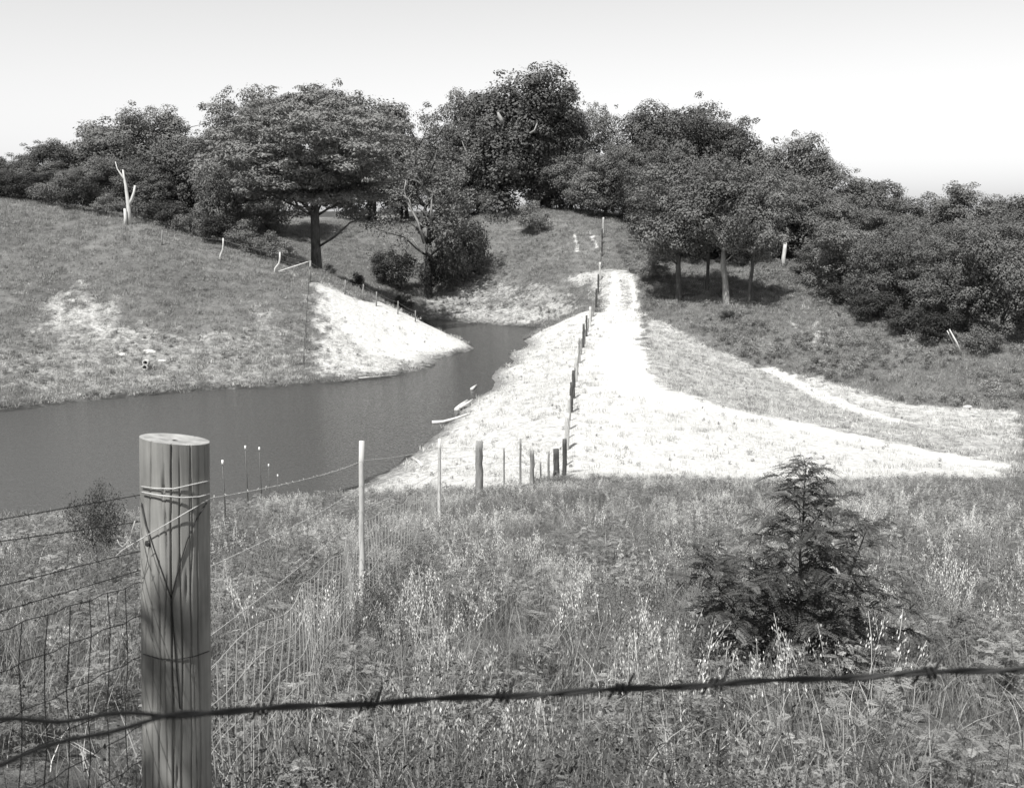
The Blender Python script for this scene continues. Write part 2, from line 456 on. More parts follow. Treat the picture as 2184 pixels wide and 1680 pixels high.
bp = N(t, 'ShaderNodeBump'); bp.inputs['Strength'].default_value = 0.35; bp.inputs['Distance'].default_value = 0.08
t.links.new(ad.outputs[0], bp.inputs['Height']); t.links.new(bp.outputs['Normal'], b.inputs['Normal'])
shore = [(-90, 40), (-4, 40), (1.5, 47), (3.4, 60), (6, 88), (9.3, 116), (9, 135), (-30, 140), (-30, 112), (-90, 110)]
wm = bpy.data.meshes.new('pond_water')
wm.from_pydata([(x, y, ZW) for x, y in shore], [], [list(range(len(shore)))])
tag(link('pond_water', wm, 'pond_water'), kind='structure')

# ------------------------------------------------------------------ tree forms (unlinked originals: one trunk mesh and one crown mesh each)
def crown_cloud(centers, radii, dens, size, flat=0.8, up=0.35, scatter=0.55, aspect=0.62, droop=0.0):
    V, F, T = [], [], []; base = 0
    for c, r in zip(centers, radii):
        k = max(6, int(dens * r * r))
        d = unit(rng.normal(size=(k, 3)) + np.array([0, 0, 0.35]))
        rr = r * (0.5 + 0.5 * rng.random(k) ** 0.5) * (1 + 0.15 * rng.normal(size=k))
        p = c + d * rr[:, None] * np.array([1, 1, flat])
        p[:, 2] -= droop * rr * rng.random(k)
        nr = unit(d * 1.0 + np.array([0, 0, up]) + rng.normal(size=(k, 3)) * scatter)
        v, f = leaf_quads(p, nr, size * rng.uniform(0.6, 1.25, k), aspect)
        V.append(v); F.append(f + base); base += len(v)
        T.append(rng.uniform(0.9, 1.1, k) * rng.uniform(0.85, 1.15))
    return np.concatenate(V), np.concatenate(F), np.concatenate(T)

def limb_path(a, b, sag=0.15, n=6, wob=0.12):
    a = np.asarray(a, float); b = np.asarray(b, float); L = np.linalg.norm(b - a)
    t = np.linspace(0, 1, n)[:, None]
    p = a + (b - a) * t + np.array([0, 0, 1]) * (sag * L * np.sin(t * np.pi))
    j = rng.normal(size=(n, 3)) * wob * L / n; j[0] = 0; j[-1] = 0
    return p + j

def make_tree(name, h, w, cb, nclump, rc, dens, size, trunk_r, leaf, bark, top=0.62, fork=1, shape='round', limbs=14, flat=0.8, up=0.35, droop=0.0, nlobe=11, scat=0.30, aspect=0.62):
    """cb: height of the lowest foliage; shape: round, tall, layered"""
    hc = cb + (h - cb) * 0.5; rz = (h - cb) * 0.5; rx = w * 0.5
    def wide(z): return {'full': 1.0, 'tall': 0.72 + 0.28 * math.cos(z * 1.3), 'layered': 1.0 - 0.22 * max(z, 0) ** 2, 'round': 1.0}[shape]
    lobes = []
    while len(lobes) < nlobe:
        d = unit(rng.normal(size=(1, 3)))[0]; r = rng.uniform(0.35, 0.78)
        if shape == 'round' and d[2] < -0.7: continue
        c = np.array([d[0] * r * rx * wide(d[2] * r), d[1] * r * rx * wide(d[2] * r), hc + d[2] * r * rz])
        if any(np.linalg.norm((c - q) / np.array([rx, rx, rz])) < 0.30 for q in lobes) and rng.random() < 0.8: continue
        lobes.append(c)
    cs, rad = [], []
    per = max(2, int(1.25 * nclump) // nlobe)
    for L_ in lobes:
        lr = rng.uniform(0.24, 0.42)
        for _ in range(per):
            d = unit(rng.normal(size=(1, 3)) + np.array([0, 0, 0.3]))[0]
            cs.append(L_ + d * lr * np.array([rx, rx, rz * 0.9]) * rng.uniform(0.75, 1.15)); rad.append(rc * rng.choice([0.5, 0.75, 1.0]) * rng.uniform(0.8, 1.1))
        cs.append(L_); rad.append(rc * 1.1)
        for _ in range(3):                       # twigs standing out of the mass
            d = unit(rng.normal(size=(1, 3)) * np.array([1, 1, 0.7]) + np.array([0, 0, 0.7]))[0]
            cs.append(L_ + d * lr * np.array([rx, rx, rz * 0.9]) * rng.uniform(1.15, 1.5)); rad.append(rc * rng.uniform(0.28, 0.45))
    cs = np.array(cs); rad = np.array(rad); nclump = len(cs)
    v, f, tt = crown_cloud(cs, rad, dens * 1.3, size * 0.86, flat, up, scat, aspect, droop)
    crown = np_mesh(name + '_crown', v, f, tt); crown.materials.append(MATS[leaf])
    mb = MB()
    fk = cb + (h - cb) * 0.22
    sway = rng.normal(size=2) * 0.25
    trunkp = np.array([(0, 0, -0.8), (0, 0, 0.15), (sway[0] * .3, sway[1] * .3, fk * 0.35), (sway[0], sway[1], fk * 0.75), (sway[0] * 1.2, sway[1] * .9, fk)])
    mb.tube(trunkp, [trunk_r * 1.45, trunk_r * 1.25, trunk_r, trunk_r * 0.88, trunk_r * 0.8], 9)
    tops = []
    for k in range(fork):
        a = 2 * math.pi * k / fork + 0.4; sp_ = (0.0 if fork == 1 else w * 0.14)
        e = np.array([math.cos(a) * sp_, math.sin(a) * sp_ * 0.6, h * 0.8])
        pth = limb_path(trunkp[-1], e, 0.0, 6, 0.25)
        mb.tube(pth, np.linspace(trunk_r * (0.78 if fork == 1 else 0.6), trunk_r * 0.14, 6), 7); tops.append(pth)
    order = rng.permutation(nclump)[:limbs]
    for c in cs[order]:
        pth = tops[rng.integers(len(tops))]
        z0 = max(cb * 0.75, c[2] - 0.45 * np.linalg.norm(c[:2]) - 0.5)
        allp = np.concatenate([trunkp[2:], pth]); s0 = allp[np.argmin(np.abs(allp[:, 2] - z0))]
        mb.tube(limb_path(s0, c, 0.06, 5), np.linspace(trunk_r * 0.33, trunk_r * 0.06, 5), 5)
    vv = np.concatenate(mb.v)
    tm = bpy.data.meshes.new(name + '_trunk')
    tm.from_pydata(vv.tolist(), [], [q if q[2] != q[3] else q[:3] for q in mb.f])
    tm.polygons.foreach_set('use_smooth', np.ones(len(tm.polygons), bool)); tm.materials.append(MATS[bark]); tm.update()
    zt = float(np.percentile(v[:, 2], 99.9)); wt_ = 2 * float(np.percentile(np.abs(v[:, :2]), 98.5))
    return tm, crown, zt, wt_

FORM = {}
for k in range(4):
    FORM['oak%d' % k] = make_tree('oak', 14, 11.5, -0.6, 120, 1.5, 165, 0.29, 0.30, 'oak_leaf', 'bark', nlobe=(17, 15, 19, 16)[k], shape='tall' if k == 3 else 'full')
for k in range(2):
    FORM['tall%d' % k] = make_tree('tall', 15, 9.5, 0.0, 96, 1.35, 165, 0.28, 0.24, 'oak_leaf', 'bark', shape='tall', nlobe=15)
FORM['loose'] = make_tree('loose', 14, 9, 2.5, 50, 1.1, 110, 0.29, 0.22, 'pale_leaf', 'bark', shape='tall', nlobe=10)
FORM['hero'] = make_tree('hero', 20, 18.5, 4.8, 280, 1.5, 130, 0.42, 0.42, 'pale_leaf', 'bark', fork=3, shape='layered', limbs=46, flat=0.36, up=0.7, droop=0.25, nlobe=30, scat=0.45, aspect=0.36)
FORM['clear'] = make_tree('clear', 15, 10, 2.6, 96, 1.35, 165, 0.29, 0.27, 'oak_leaf', 'pale_bark', shape='round', limbs=18, nlobe=12)
FORM['cleardark'] = make_tree('cleardark', 15, 9.5, 2.2, 90, 1.35, 165, 0.29, 0.25, 'oak_leaf', 'bark', shape='round', limbs=18, nlobe=11)
FORM['thin'] = make_tree('thin', 17, 13, 1.8, 100, 1.0, 85, 0.27, 0.36, 'pale_leaf', 'bark', fork=2, shape='tall', limbs=40, nlobe=17, scat=0.45)
for k in range(3):
    FORM['bush%d' % k] = make_tree('bush', 4.2, 5.2, 0.0, 34, 0.8, 190, 0.23, 0.07, ('oak_leaf', 'pale_leaf', 'dark_leaf')[k], 'bark', limbs=10, nlobe=8)
FORM['cone'] = make_tree('cone', 5, 4, 0.2, 40, 0.65, 190, 0.18, 0.09, 'dark_leaf', 'bark', limbs=12, nlobe=8)
FORM['shrub'] = make_tree('shrub', 4.2, 4.6, 0.0, 60, 0.6, 260, 0.14, 0.06, 'sapling_leaf', 'bark', limbs=24, nlobe=14, scat=0.7, aspect=0.4)

def ordinal(k): return ('leftmost one', 'second from the left', 'third from the left', 'fourth from the left', 'fifth from the left', 'sixth from the left', 'seventh from the left', 'eighth from the left',
                        'ninth from the left', 'tenth from the left', 'eleventh from the left', 'twelfth from the left', 'thirteenth from the left')[k]

def plant(form, loc, hgt, wid, name, label, cat='tree', group=None, rz=None):
    tm, cm, h, w = FORM[form]
    o = thing(name, loc, label, cat, group, rng.uniform(0, 6.28) if rz is None else rz)
    o.scale = (wid / w, wid / w, hgt / h)
    link('trunk', tm, None, o); link('crown', cm, None, o)
    return o

def tree_px(form, X, Ytop, d, wpx, name, label, cat='tree', group=None, ybase=None, rz=None):
    """stand a tree at picture column X and depth d, so high that its top shows at Ytop"""
    a, b = ray(X, Ytop); bx = ray(X, 560)[0] * d
    z0 = gz(bx, d)
    hh = b * d - z0 + 0.1
    return plant(form, (bx, d, z0 - 0.15), hh, min(wpx / FPX * d, hh * (1.35 if cat == 'bush' else 1.0)), name, label, cat, group, rz)

def rank(rows, name, label, cat, group):
    for k, (f, X, Y, d, w_) in enumerate(sorted(rows, key=lambda q: q[1])):
        tree_px(f, X, Y, d, w_ * (1.2 if cat == 'tree' else 1.1), name, '%s, %s' % (label, ordinal(k)), cat, group)

# --- single trees that stand out
tree_px('hero', 675, 178, 118, 385, 'locust_tree', 'broad feathery tree with dark forked trunk behind the left fence corner', rz=0.6)
tree_px('oak0', 1085, 146, 168, 265, 'oak_tree', 'tallest round oak on the hilltop, the highest crown of all', rz=1.0)
tree_px('thin', 912, 240, 141, 250, 'ragged_tree', 'ragged tree with bare twisted limbs beside the dark shade above the pond inlet', rz=2.0)
o = tree_px('clear', 1552, 330, 113.5, 215, 'slender_tree', 'slender tree with the palest trunk in the clump of four on the right')
o = tree_px('cleardark', 1450, 352, 116, 215, 'slender_tree', 'leftmost tree of the clump of four, nearest the dam track')
o = tree_px('cleardark', 1510, 345, 119, 130, 'slender_tree', 'dim rear tree between the two thicker trunks of the clump of four')
o = tree_px('cleardark', 1600, 372, 112, 150, 'slender_tree', 'rightmost thin-trunked tree of the clump of four')
tree_px('bush1', 1130, 425, 152, 95, 'young_tree', 'small bushy tree alone on the open slope left of the wheel tracks')
tree_px('bush0', 990, 425, 146, 110, 'young_tree', 'small dark tree beside the ragged tree at the edge of the open slope')

# --- skyline of the wood, left to right
SKY = [('oak1', 15, 330, 140, 150, 'tree at the far left end of the skyline, half out of view'),
       ('oak2', 112, 296, 138, 140, 'low crown on the skyline above the left end of the grassy hill'),
       ('oak0', 195, 282, 142, 140, 'crown on the skyline just left of the taller left oaks'),
       ('oak1', 300, 232, 150, 170, 'rounded oak rising on the skyline above the white forked snag'),
       ('tall0', 400, 226, 152, 130, 'oak with a small tuft at its top, left of the feathery tree'),
       ('tall1', 488, 192, 150, 120, 'tall narrow crown rising beside the left flank of the feathery tree'),
       ('oak2', 575, 182, 158, 160, 'oak behind the left half of the feathery tree'),
       ('oak0', 785, 178, 176, 190, 'broad oak behind the right half of the feathery tree'),
       ('tall0', 858, 238, 176, 90, 'narrow crown at the left side of the gap in the skyline'),
       ('tall1', 945, 224, 165, 110, 'crown at the right side of the skyline gap, left of the tallest oak'),
       ('oak2', 1000, 190, 170, 130, 'oak leaning against the left side of the tallest oak'),
       ('oak1', 1170, 186, 170, 150, 'oak against the right side of the tallest oak'),
       ('loose', 1240, 214, 172, 95, 'thin see-through crown on the skyline right of the tallest oak'),
       ('loose', 1305, 226, 170, 90, 'second thin crown on the skyline, before the right-hand wood'),
       ('oak2', 1375, 218, 158, 150, 'first dense crown of the right-hand skyline'),
       ('oak1', 1468, 214, 156, 170, 'highest crown of the right-hand wood, above the clump of four'),
       ('tall0', 1555, 250, 154, 130, 'crown on the falling skyline right above the clump of four'),
       ('oak0', 1640, 286, 150, 150, 'crown on the falling skyline above the pale standing stub'),
       ('oak2', 1735, 328, 148, 150, 'rounded crown midway down the falling right skyline'),
       ('oak1', 1825, 372, 146, 150, 'crown low on the right skyline with bright leaf clumps'),
       ('tall1', 1905, 390, 144, 130, 'small-topped crown near the low right end of the skyline'),
       ('oak2', 1985, 426, 140, 130, 'lowest crown of the skyline, in its right-hand dip'),
       ('tall0', 2062, 388, 132, 140, 'tree rising again at the right end of the skyline'),
       ('oak0', 2165, 395, 130, 170, 'tree beyond the right end of the skyline, half out of view')]
for f, X, Y, d, w_, lab in SKY:
    tree_px(f, X, Y, d, w_ * 1.25, 'oak_tree', 'dark leafy ' + lab, group='trees along the skyline of the wood')

# --- the second rank, in front of the skyline
rank([('oak2', 60, 372, 126, 150), ('oak0', 165, 352, 125, 150), ('oak1', 245, 330, 128, 140), ('oak2', 345, 320, 128, 160),
                       ('oak0', 440, 300, 130, 150), ('tall1', 530, 280, 132, 130), ('oak1', -30, 350, 124, 160), ('tall0', 110, 340, 130, 110), ('tall1', 295, 330, 132, 110), ('tall0', 395, 330, 127, 110), ('oak3', 480, 340, 124, 120)],
     'wood_tree', 'leafy tree in the wood along the left hill crest', 'tree', 'trees in the left wood')
rank([('cleardark', 800, 260, 174, 150), ('cleardark', 870, 300, 176, 120)],
     'wood_tree', 'leafy tree in the wood between feathery tree and ragged tree', 'tree', 'trees in the middle left wood')
rank([('oak1', 1020, 300, 167, 130), ('oak2', 1150, 285, 166, 150), ('oak0', 1215, 300, 165, 120), ('tall0', 960, 310, 167, 100)],
     'wood_tree', 'lower leafy tree under the hilltop oaks', 'tree', 'trees under the hilltop oaks')
rank([('oak0', 1290, 310, 158, 120), ('oak1', 1350, 300, 154, 130), ('oak2', 1420, 310, 145, 140), ('oak0', 1510, 320, 142, 150),
                       ('oak1', 1600, 345, 140, 150), ('oak2', 1690, 375, 140, 150), ('oak0', 1780, 410, 138, 150), ('oak1', 1860, 440, 134, 150),
                       ('oak2', 1950, 470, 126, 140), ('oak0', 2030, 470, 120, 140), ('oak1', 2120, 450, 118, 170), ('oak2', 1650, 420, 150, 120)],
     'wood_tree', 'leafy tree in the wood behind the right slope', 'tree', 'trees in the right wood')
rank([('oak0', 1812, 468, 113, 140), ('oak3', 1880, 490, 106, 130), ('tall1', 1945, 480, 106, 110), ('oak2', 2005, 500, 101, 120), ('tall0', 2065, 470, 100, 110), ('oak0', 2145, 480, 97, 140), ('tall1', 1760, 480, 120, 90)],
     'edge_tree', 'dark low-branched tree above the right-hand brush', 'tree', 'trees at the right wood edge')

# --- bushes
rank([('bush0', 120, 372, 114, 90), ('bush2', 190, 380, 112, 90), ('bush1', 235, 410, 110, 70), ('bush0', 318, 415, 110, 95), ('bush2', 365, 425, 109, 95), ('bush0', 412, 440, 108, 90), ('bush2', 462, 455, 107.5, 100),
      ('bush1', 515, 465, 108, 95), ('bush0', 560, 490, 107, 80), ('bush1', 605, 505, 107, 80), ('bush2', 50, 365, 116, 100), ('bush1', 700, 560, 113, 60), ('bush2', -10, 360, 116, 100)],
     'bush', 'leafy bush at the foot of the wood on the left crest', 'bush', 'bushes along the left crest')
rank([('bush0', 965, 505, 143, 80), ('bush2', 850, 540, 142, 80), ('bush2', 815, 530, 144, 60), ('bush0', 1003, 500, 146, 60), ('bush2', 930, 530, 140, 60)],  # the leftmost dark pair stands in for shade beside the trunk
     'bush', 'low bush filling leaves and shade at the foot of the ragged tree', 'bush', 'bushes round the ragged tree')
rank([('bush2', 855, 628, 131, 90), ('bush2', 815, 640, 128, 70), ('cone', 760, 575, 121, 40)],
     'bush', 'dark bush behind the bare spit at the pond inlet', 'bush', 'bushes behind the spit')
rank([('bush0', 1060, 400, 164, 80), ('bush0', 1180, 405, 166, 90), ('bush2', 1240, 400, 168, 100), ('bush1', 1290, 410, 160, 90), ('bush1', 1340, 420, 156, 90), ('bush2', 1020, 400, 168, 80)],
     'bush', 'undergrowth bush below the hilltop oaks', 'bush', 'bushes under the hilltop oaks')
rank([('bush1', 1395, 545, 122, 80), ('bush0', 1420, 450, 138, 110), ('bush2', 1500, 470, 138, 120), ('bush2', 1580, 480, 134, 120), ('bush0', 1640, 500, 138, 90)],
     'bush', 'bush in the shade around the clump of four trees', 'bush', 'bushes round the clump of four')
rank([('bush0', 1745, 540, 126, 90), ('bush1', 1705, 545, 128, 60), ('bush2', 1790, 600, 111, 120), ('bush2', 1860, 620, 103, 120), ('bush2', 1940, 650, 98, 110), ('bush2', 2010, 660, 95, 90), ('bush0', 2120, 690, 92, 110)],
     'bush', 'dark bush under the wood edge on the right slope', 'bush', 'bushes at the right wood edge')
tree_px('bush2', 1555, 661, 108, 44, 'bush', 'small round dark bush alone on the slope below the clump of four', 'bush')
tree_px('shrub', 155, 1015, 15, 145, 'bush', 'dark leafy sapling bush left of the big post, before the water', 'bush')

# ------------------------------------------------------------------ dead wood
def px_path(pts, d): return [P(X, Y, d) for X, Y in pts]

g0 = ground(275, 478)
t_ = thing('dead_snag', g0, 'white forked dead snag standing at the left wood edge', 'dead tree')
def local(pts, o): return [tuple(Vector(p) - Vector(o.location)) for p in pts]
dd = g0.y
MB().tube(local(px_path([(277, 486), (275, 450), (272, 425), (268, 395), (264, 375), (262, 362)], dd), t_), [.3, .23, .19, .15, .11, .07], 8).build('trunk', 'dead_wood', t_)
MB().tube(local(px_path([(275, 440), (281, 425), (286, 410), (288, 396)], dd), t_), [.17, .14, .13, .1], 7).build('limb', 'dead_wood', t_)
MB().tube(local(px_path([(266, 385), (258, 372), (250, 360), (246, 345)], dd), t_), [.12, .09, .06, .03], 6).build('limb', 'dead_wood', t_)
MB().tube(local(px_path([(267, 485), (268, 465), (266, 445)], dd - 0.4), t_), [.2, .17, .12], 7).build('limb', 'dead_wood', t_)

g0 = ground(1671, 570)
t_ = thing('dead_snag', g0, 'short pale standing stub at the top of the right slope', 'dead tree')
MB().tube(local(px_path([(1671, 576), (1671, 550), (1674, 530), (1675, 518)], g0.y), t_), [.3, .26, .25, .2], 8).build('trunk', 'dead_wood', t_)

o = thing('dead_limb', ground(2052, 755), 'two pale dead poles leaning on the brush at the right edge', 'dead tree')
MB().tube(local(px_path([(2052, 758), (2040, 730), (2025, 702)], o.location.y - 0.5), o), [.1, .09, .05], 6).build('pole', 'dead_wood', o)
MB().tube(local(px_path([(2045, 755), (2032, 728), (2020, 705)], o.location.y - 0.2), o), [.07, .06, .04], 6).build('pole', 'dead_wood', o)
o = thing('dead_snag', ground(2064, 700), 'thin broken pale snag in front of the right-hand trees', 'dead tree')
MB().tube(local(px_path([(2064, 702), (2066, 640), (2068, 600), (2060, 575), (2054, 568)], o.location.y), o), [.16, .12, .1, .07, .03], 6).build('trunk', 'dead_wood', o)
MB().tube(local(px_path([(2067, 610), (2056, 600), (2052, 590)], o.location.y), o), [.06, .05, .02], 6).build('limb', 'dead_wood', o)
# twisted bare limbs on the ragged tree
rt = [q for q in bpy.data.objects if q.name.startswith('ragged_tree')][0]
def bare_limb(tree, pts, r0, dist, label):
    q = [tree.matrix_basis.inverted() @ Vector(p) for p in px_path(pts, dist)]
    lo = MB().tube(np.array(q), np.linspace(r0, r0 * 0.3, len(q)), 6).build('dead_limb', 'pale_bark', tree); lo['label'] = label
for pts, r0 in (([(905, 520), (890, 470), (868, 430), (862, 405), (866, 385)], .13), ([(880, 450), (872, 425), (858, 415)], .08), ([(918, 480), (920, 440), (922, 415), (930, 405)], .1),
                ([(900, 540), (880, 510), (860, 500)], .08), ([(866, 430), (878, 412)], .06), ([(1000, 340), (985, 300)], .05)):
    bare_limb(rt, pts, r0, rt.location.y - 4.6, 'bare pale twisted limb among the leaves')
ot = [q for q in bpy.data.objects if q.get('label', '').startswith('tallest round oak')][0]
for pts, r0 in (([(1072, 262), (1066, 250), (1062, 240)], .22), ([(1130, 285), (1140, 278), (1146, 262)], .1)):
    bare_limb(ot, pts, r0, ot.location.y - 9.0, 'short bare pale limb showing in the crown')

# ------------------------------------------------------------------ ground cover (stuff): tufts scattered with geometry nodes
def blades(k, rad, h0, h1, wid, lean=0.5, seg=3, clump=1.0):
    """k bent grass blades; returns verts, quads"""
    r = rad * rng.random(k) ** 0.5; a = rng.uniform(0, 2 * np.pi, k)
    base = np.stack([r * np.cos(a), r * np.sin(a), np.zeros(k)], 1)
    h = rng.uniform(h0, h1, k); az = rng.uniform(0, 2 * np.pi, k); ln = h * lean * rng.random(k)
    dirv = np.stack([np.cos(az), np.sin(az), np.zeros(k)], 1); side = np.stack([-np.sin(az), np.cos(az), np.zeros(k)], 1)
    tw = rng.uniform(0, np.pi, k); side = side * np.cos(tw)[:, None] + dirv * np.sin(tw)[:, None]
    V = []
    for i in range(seg + 1):
        u = i / seg
        c = base + dirv * (ln * u ** 2)[:, None] + np.array([0, 0, 1]) * (h * u * (1 - 0.25 * u * ln / h))[:, None]
        ww = wid * (1 - 0.92 * u ** 1.5)
        V += [c - side * ww, c + side * ww]
    V = np.stack(V, 1); m_ = 2 * (seg + 1)
    F = np.concatenate([np.arange(k)[:, None] * m_ + np.array([2 * i, 2 * i + 1, 2 * i + 3, 2 * i + 2]) for i in range(seg)])
    T = np.tile(rng.uniform(0.6, 1.4, k), seg)
    return V.reshape(-1, 3), F, T

def merge(parts):
    V, F, T, b_ = [], [], [], 0
    for v, f, tt in parts:
        V.append(v); F.append(f + b_); T.append(tt); b_ += len(v)
    return np.concatenate(V), np.concatenate(F), np.concatenate(T)

def strip(p0, p1, w0, w1, tint):
    d = unit((p1 - p0)[None])[0]; sd = np.cross(d, rng.normal(size=3)); sd /= np.linalg.norm(sd)
    return np.array([p0 - sd * w0, p0 + sd * w0, p1 + sd * w1, p1 - sd * w1]), np.array([[0, 1, 2, 3]]), np.array([tint])

def stalk(hgt, lean, nspk, big=1.0):
    """an oat stalk: thin stem and hanging spikelets"""
    az = rng.uniform(0, 6.28); dv = np.array([math.cos(az), math.sin(az), 0]); parts = []
    pt = lambda u: dv * lean * hgt * u ** 2 + np.array([0, 0, hgt * u])
    for i in range(4): parts.append(strip(pt(i / 4), pt((i + 1) / 4), 0.0016, 0.0014, 0.75))
    for q in range(nspk):
        u = rng.uniform(0.62, 1.0); a = rng.uniform(0, 6.28); off = rng.uniform(0.01, 0.045) * (1.15 - u) * 3
        c = pt(u) + np.array([math.cos(a) * off, math.sin(a) * off, -rng.uniform(0, 0.02)])
        L = rng.uniform(0.016, 0.028) * big
        v, f = leaf_quads(c[None], unit(rng.normal(size=(1, 3)) * np.array([1, 1, 0.2])), np.array([L]), 0.30, np.array([[0.15 * math.cos(a), 0.15 * math.sin(a), 1.0]]))
        parts.append((v, f, np.array([rng.uniform(0.7, 1.2)])))
    return parts

def pinnate(p0, d, L, nrm, npair, ll, lw, droop=0.3, tint=1.0):
    """a compound leaf: rachis with paired leaflets"""
    d = d / np.linalg.norm(d); sd = np.cross(d, nrm); sd /= np.linalg.norm(sd) + 1e-9
    u = np.linspace(0.12, 1, npair); pos = p0 + d * (L * u)[:, None] - np.array([0, 0, 1]) * (droop * L * u ** 2)[:, None]
    V = []
    for sgn in (-1, 1):
        ld = unit(sd * sgn + d * 0.45 + rng.normal(size=(npair, 3)) * 0.12 - np.array([0, 0, 0.25]))
        le = (ll * np.sin(np.pi * (0.25 + 0.62 * u)))[:, None]
        nn_ = np.tile(nrm, (npair, 1)); ws = np.cross(nn_, ld)
        V.append(np.stack([pos, pos + ld * le * 0.5 + ws * lw, pos + ld * le, pos + ld * le * 0.5 - ws * lw], 1))
    V = np.concatenate(V).reshape(-1, 3)
    f = np.arange(len(V)).reshape(-1, 4)
    return V, f, np.full(len(f), tint) * rng.uniform(0.85, 1.15, len(f))

def forb(hgt, nleaf, L, npair, ll, lw):
    parts = []; az = rng.uniform(0, 6.28); dv = np.array([math.cos(az), math.sin(az), 0]) * 0.12
    pt = lambda u: dv * hgt * u + np.array([0, 0, hgt * u])
    for i in range(3): parts.append(strip(pt(i / 3), pt((i + 1) / 3), 0.003, 0.002, 0.7))
    for q in range(nleaf):
        u = rng.uniform(0.2, 1.0); a = q * 2.4 + rng.normal() * 0.3
        d = np.array([math.cos(a), math.sin(a), rng.uniform(0.1, 0.9)])
        parts.append(pinnate(pt(u), d, L * rng.uniform(0.6, 1.1) * (1.15 - 0.45 * u), np.array([0, 0, 1.0]) + rng.normal(size=3) * 0.3, npair, ll, lw, 0.35, rng.uniform(0.75, 1.3)))
    return parts

def broad(hgt, nleaf, size):
    k = nleaf
    p = np.stack([rng.normal(size=k) * hgt * 0.28, rng.normal(size=k) * hgt * 0.28, hgt * rng.random(k) ** 0.7], 1)
    v, f = leaf_quads(p, unit(rng.normal(size=(k, 3)) * 0.6 + np.array([0, 0, 1.0])), size * rng.uniform(0.6, 1.3, k), 0.5)
    return v, f, rng.uniform(0.7, 1.3, k)

def proto_set(name, makers, mat):
    col = bpy.data.collections.new(name)
    for k, mk in enumerate(makers):
        v, f, tt = mk()
        me = np_mesh('%s_%02d' % (name, k), v, f, tt); me.materials.append(MATS[mat])
        col.objects.link(bpy.data.objects.new('%s_%02d' % (name, k), me))
    return col, len(makers)

def scatter(name, pts, scl, pset, label, cat, tilt=0.12, sink=0.02):
    col, nk = pset; k = len(pts)
    me = bpy.data.meshes.new(name); me.vertices.add(k)
    p = np.asarray(pts, np.float32).copy(); p[:, 2] -= sink
    me.vertices.foreach_set('co', p.ravel())
    a = me.attributes.new('rot', 'FLOAT_VECTOR', 'POINT')
    a.data.foreach_set('vector', np.stack([rng.normal(size=k) * tilt, rng.normal(size=k) * tilt, rng.uniform(0, 6.283, k)], 1).astype(np.float32).ravel())
    a = me.attributes.new('scl', 'FLOAT', 'POINT'); a.data.foreach_set('value', np.asarray(scl, np.float32))
    a = me.attributes.new('idx', 'INT', 'POINT'); a.data.foreach_set('value', rng.integers(0, nk, k).astype(np.int32))
    o = link(name, me)
    ng = bpy.data.node_groups.new(name, 'GeometryNodeTree')
    ng.interface.new_socket('Geometry', in_out='INPUT', socket_type='NodeSocketGeometry')
    ng.interface.new_socket('Geometry', in_out='OUTPUT', socket_type='NodeSocketGeometry')
    i_ = ng.nodes.new('NodeGroupInput'); o_ = ng.nodes.new('NodeGroupOutput')
    ci = ng.nodes.new('GeometryNodeCollectionInfo'); ci.inputs['Collection'].default_value = col
    ci.inputs['Separate Children'].default_value = True; ci.inputs['Reset Children'].default_value = True
    ip = ng.nodes.new('GeometryNodeInstanceOnPoints'); ip.inputs['Pick Instance'].default_value = True
    def attr(nm, ty):
        q = ng.nodes.new('GeometryNodeInputNamedAttribute'); q.data_type = ty; q.inputs['Name'].default_value = nm
        return q.outputs['Attribute']
    ng.links.new(i_.outputs[0], ip.inputs['Points']); ng.links.new(ci.outputs[0], ip.inputs['Instance'])
    er = ng.nodes.new('FunctionNodeEulerToRotation')
    ng.links.new(attr('rot', 'FLOAT_VECTOR'), er.inputs[0]); ng.links.new(er.outputs[0], ip.inputs['Rotation'])
    ng.links.new(attr('scl', 'FLOAT'), ip.inputs['Scale']); ng.links.new(attr('idx', 'INT'), ip.inputs['Instance Index'])
    ng.links.new(ip.outputs[0], o_.inputs[0])
    md = o.modifiers.new('scatter', 'NODES'); md.node_group = ng
    return tag(o, label, cat, kind='stuff')

def drop(k, ylo, yhi, margin=1.5, side=0.56):
    """k random plan points, evenly spread over the wedge of meadow in front of the camera"""
    y = np.sqrt(rng.uniform(ylo ** 2, yhi ** 2, k)); x = rng.uniform(-1, 1, k) * (y * side + margin)
    return x, y

GRASS = proto_set('meadow_grass', [lambda: blades(110, 0.32, 0.10, 0.34, 0.0030, 0.9) for _ in range(5)], 'grass_blade')
OATS = proto_set('oat_stalks', [lambda: merge(sum([[(v + np.array([rng.normal() * .1, rng.normal() * .1, 0]), f, tt) for v, f, tt in [merge(stalk(rng.uniform(.35, .6), rng.uniform(0, .3), rng.integers(16, 30)))]] for _ in range(6)], [])) for _ in range(5)], 'dry_oat')
FORB = proto_set('feathery_weeds', [lambda: merge(sum([[(v + np.array([rng.normal() * .1, rng.normal() * .1, 0]), f, tt) for v, f, tt in [merge(forb(rng.uniform(.25, .55), 14, .15, 12, .026, .003))]] for _ in range(3)], [])) for _ in range(5)], 'forb_leaf')
LEAFY = proto_set('low_leafy_weeds', [lambda: broad(rng.uniform(.25, .5), 320, .020) for _ in range(4)], 'weed_leaf')
STRAW = proto_set('dry_grass', [lambda: blades(26, 0.3, 0.15, 0.4, 0.0024, 1.0) for _ in range(4)], 'dry_straw')
TUFT = proto_set('hill_tufts', [lambda: blades(46, 0.55, 0.10, 0.38, 0.016, 1.0, 2) for _ in range(5)], 'hill_grass')
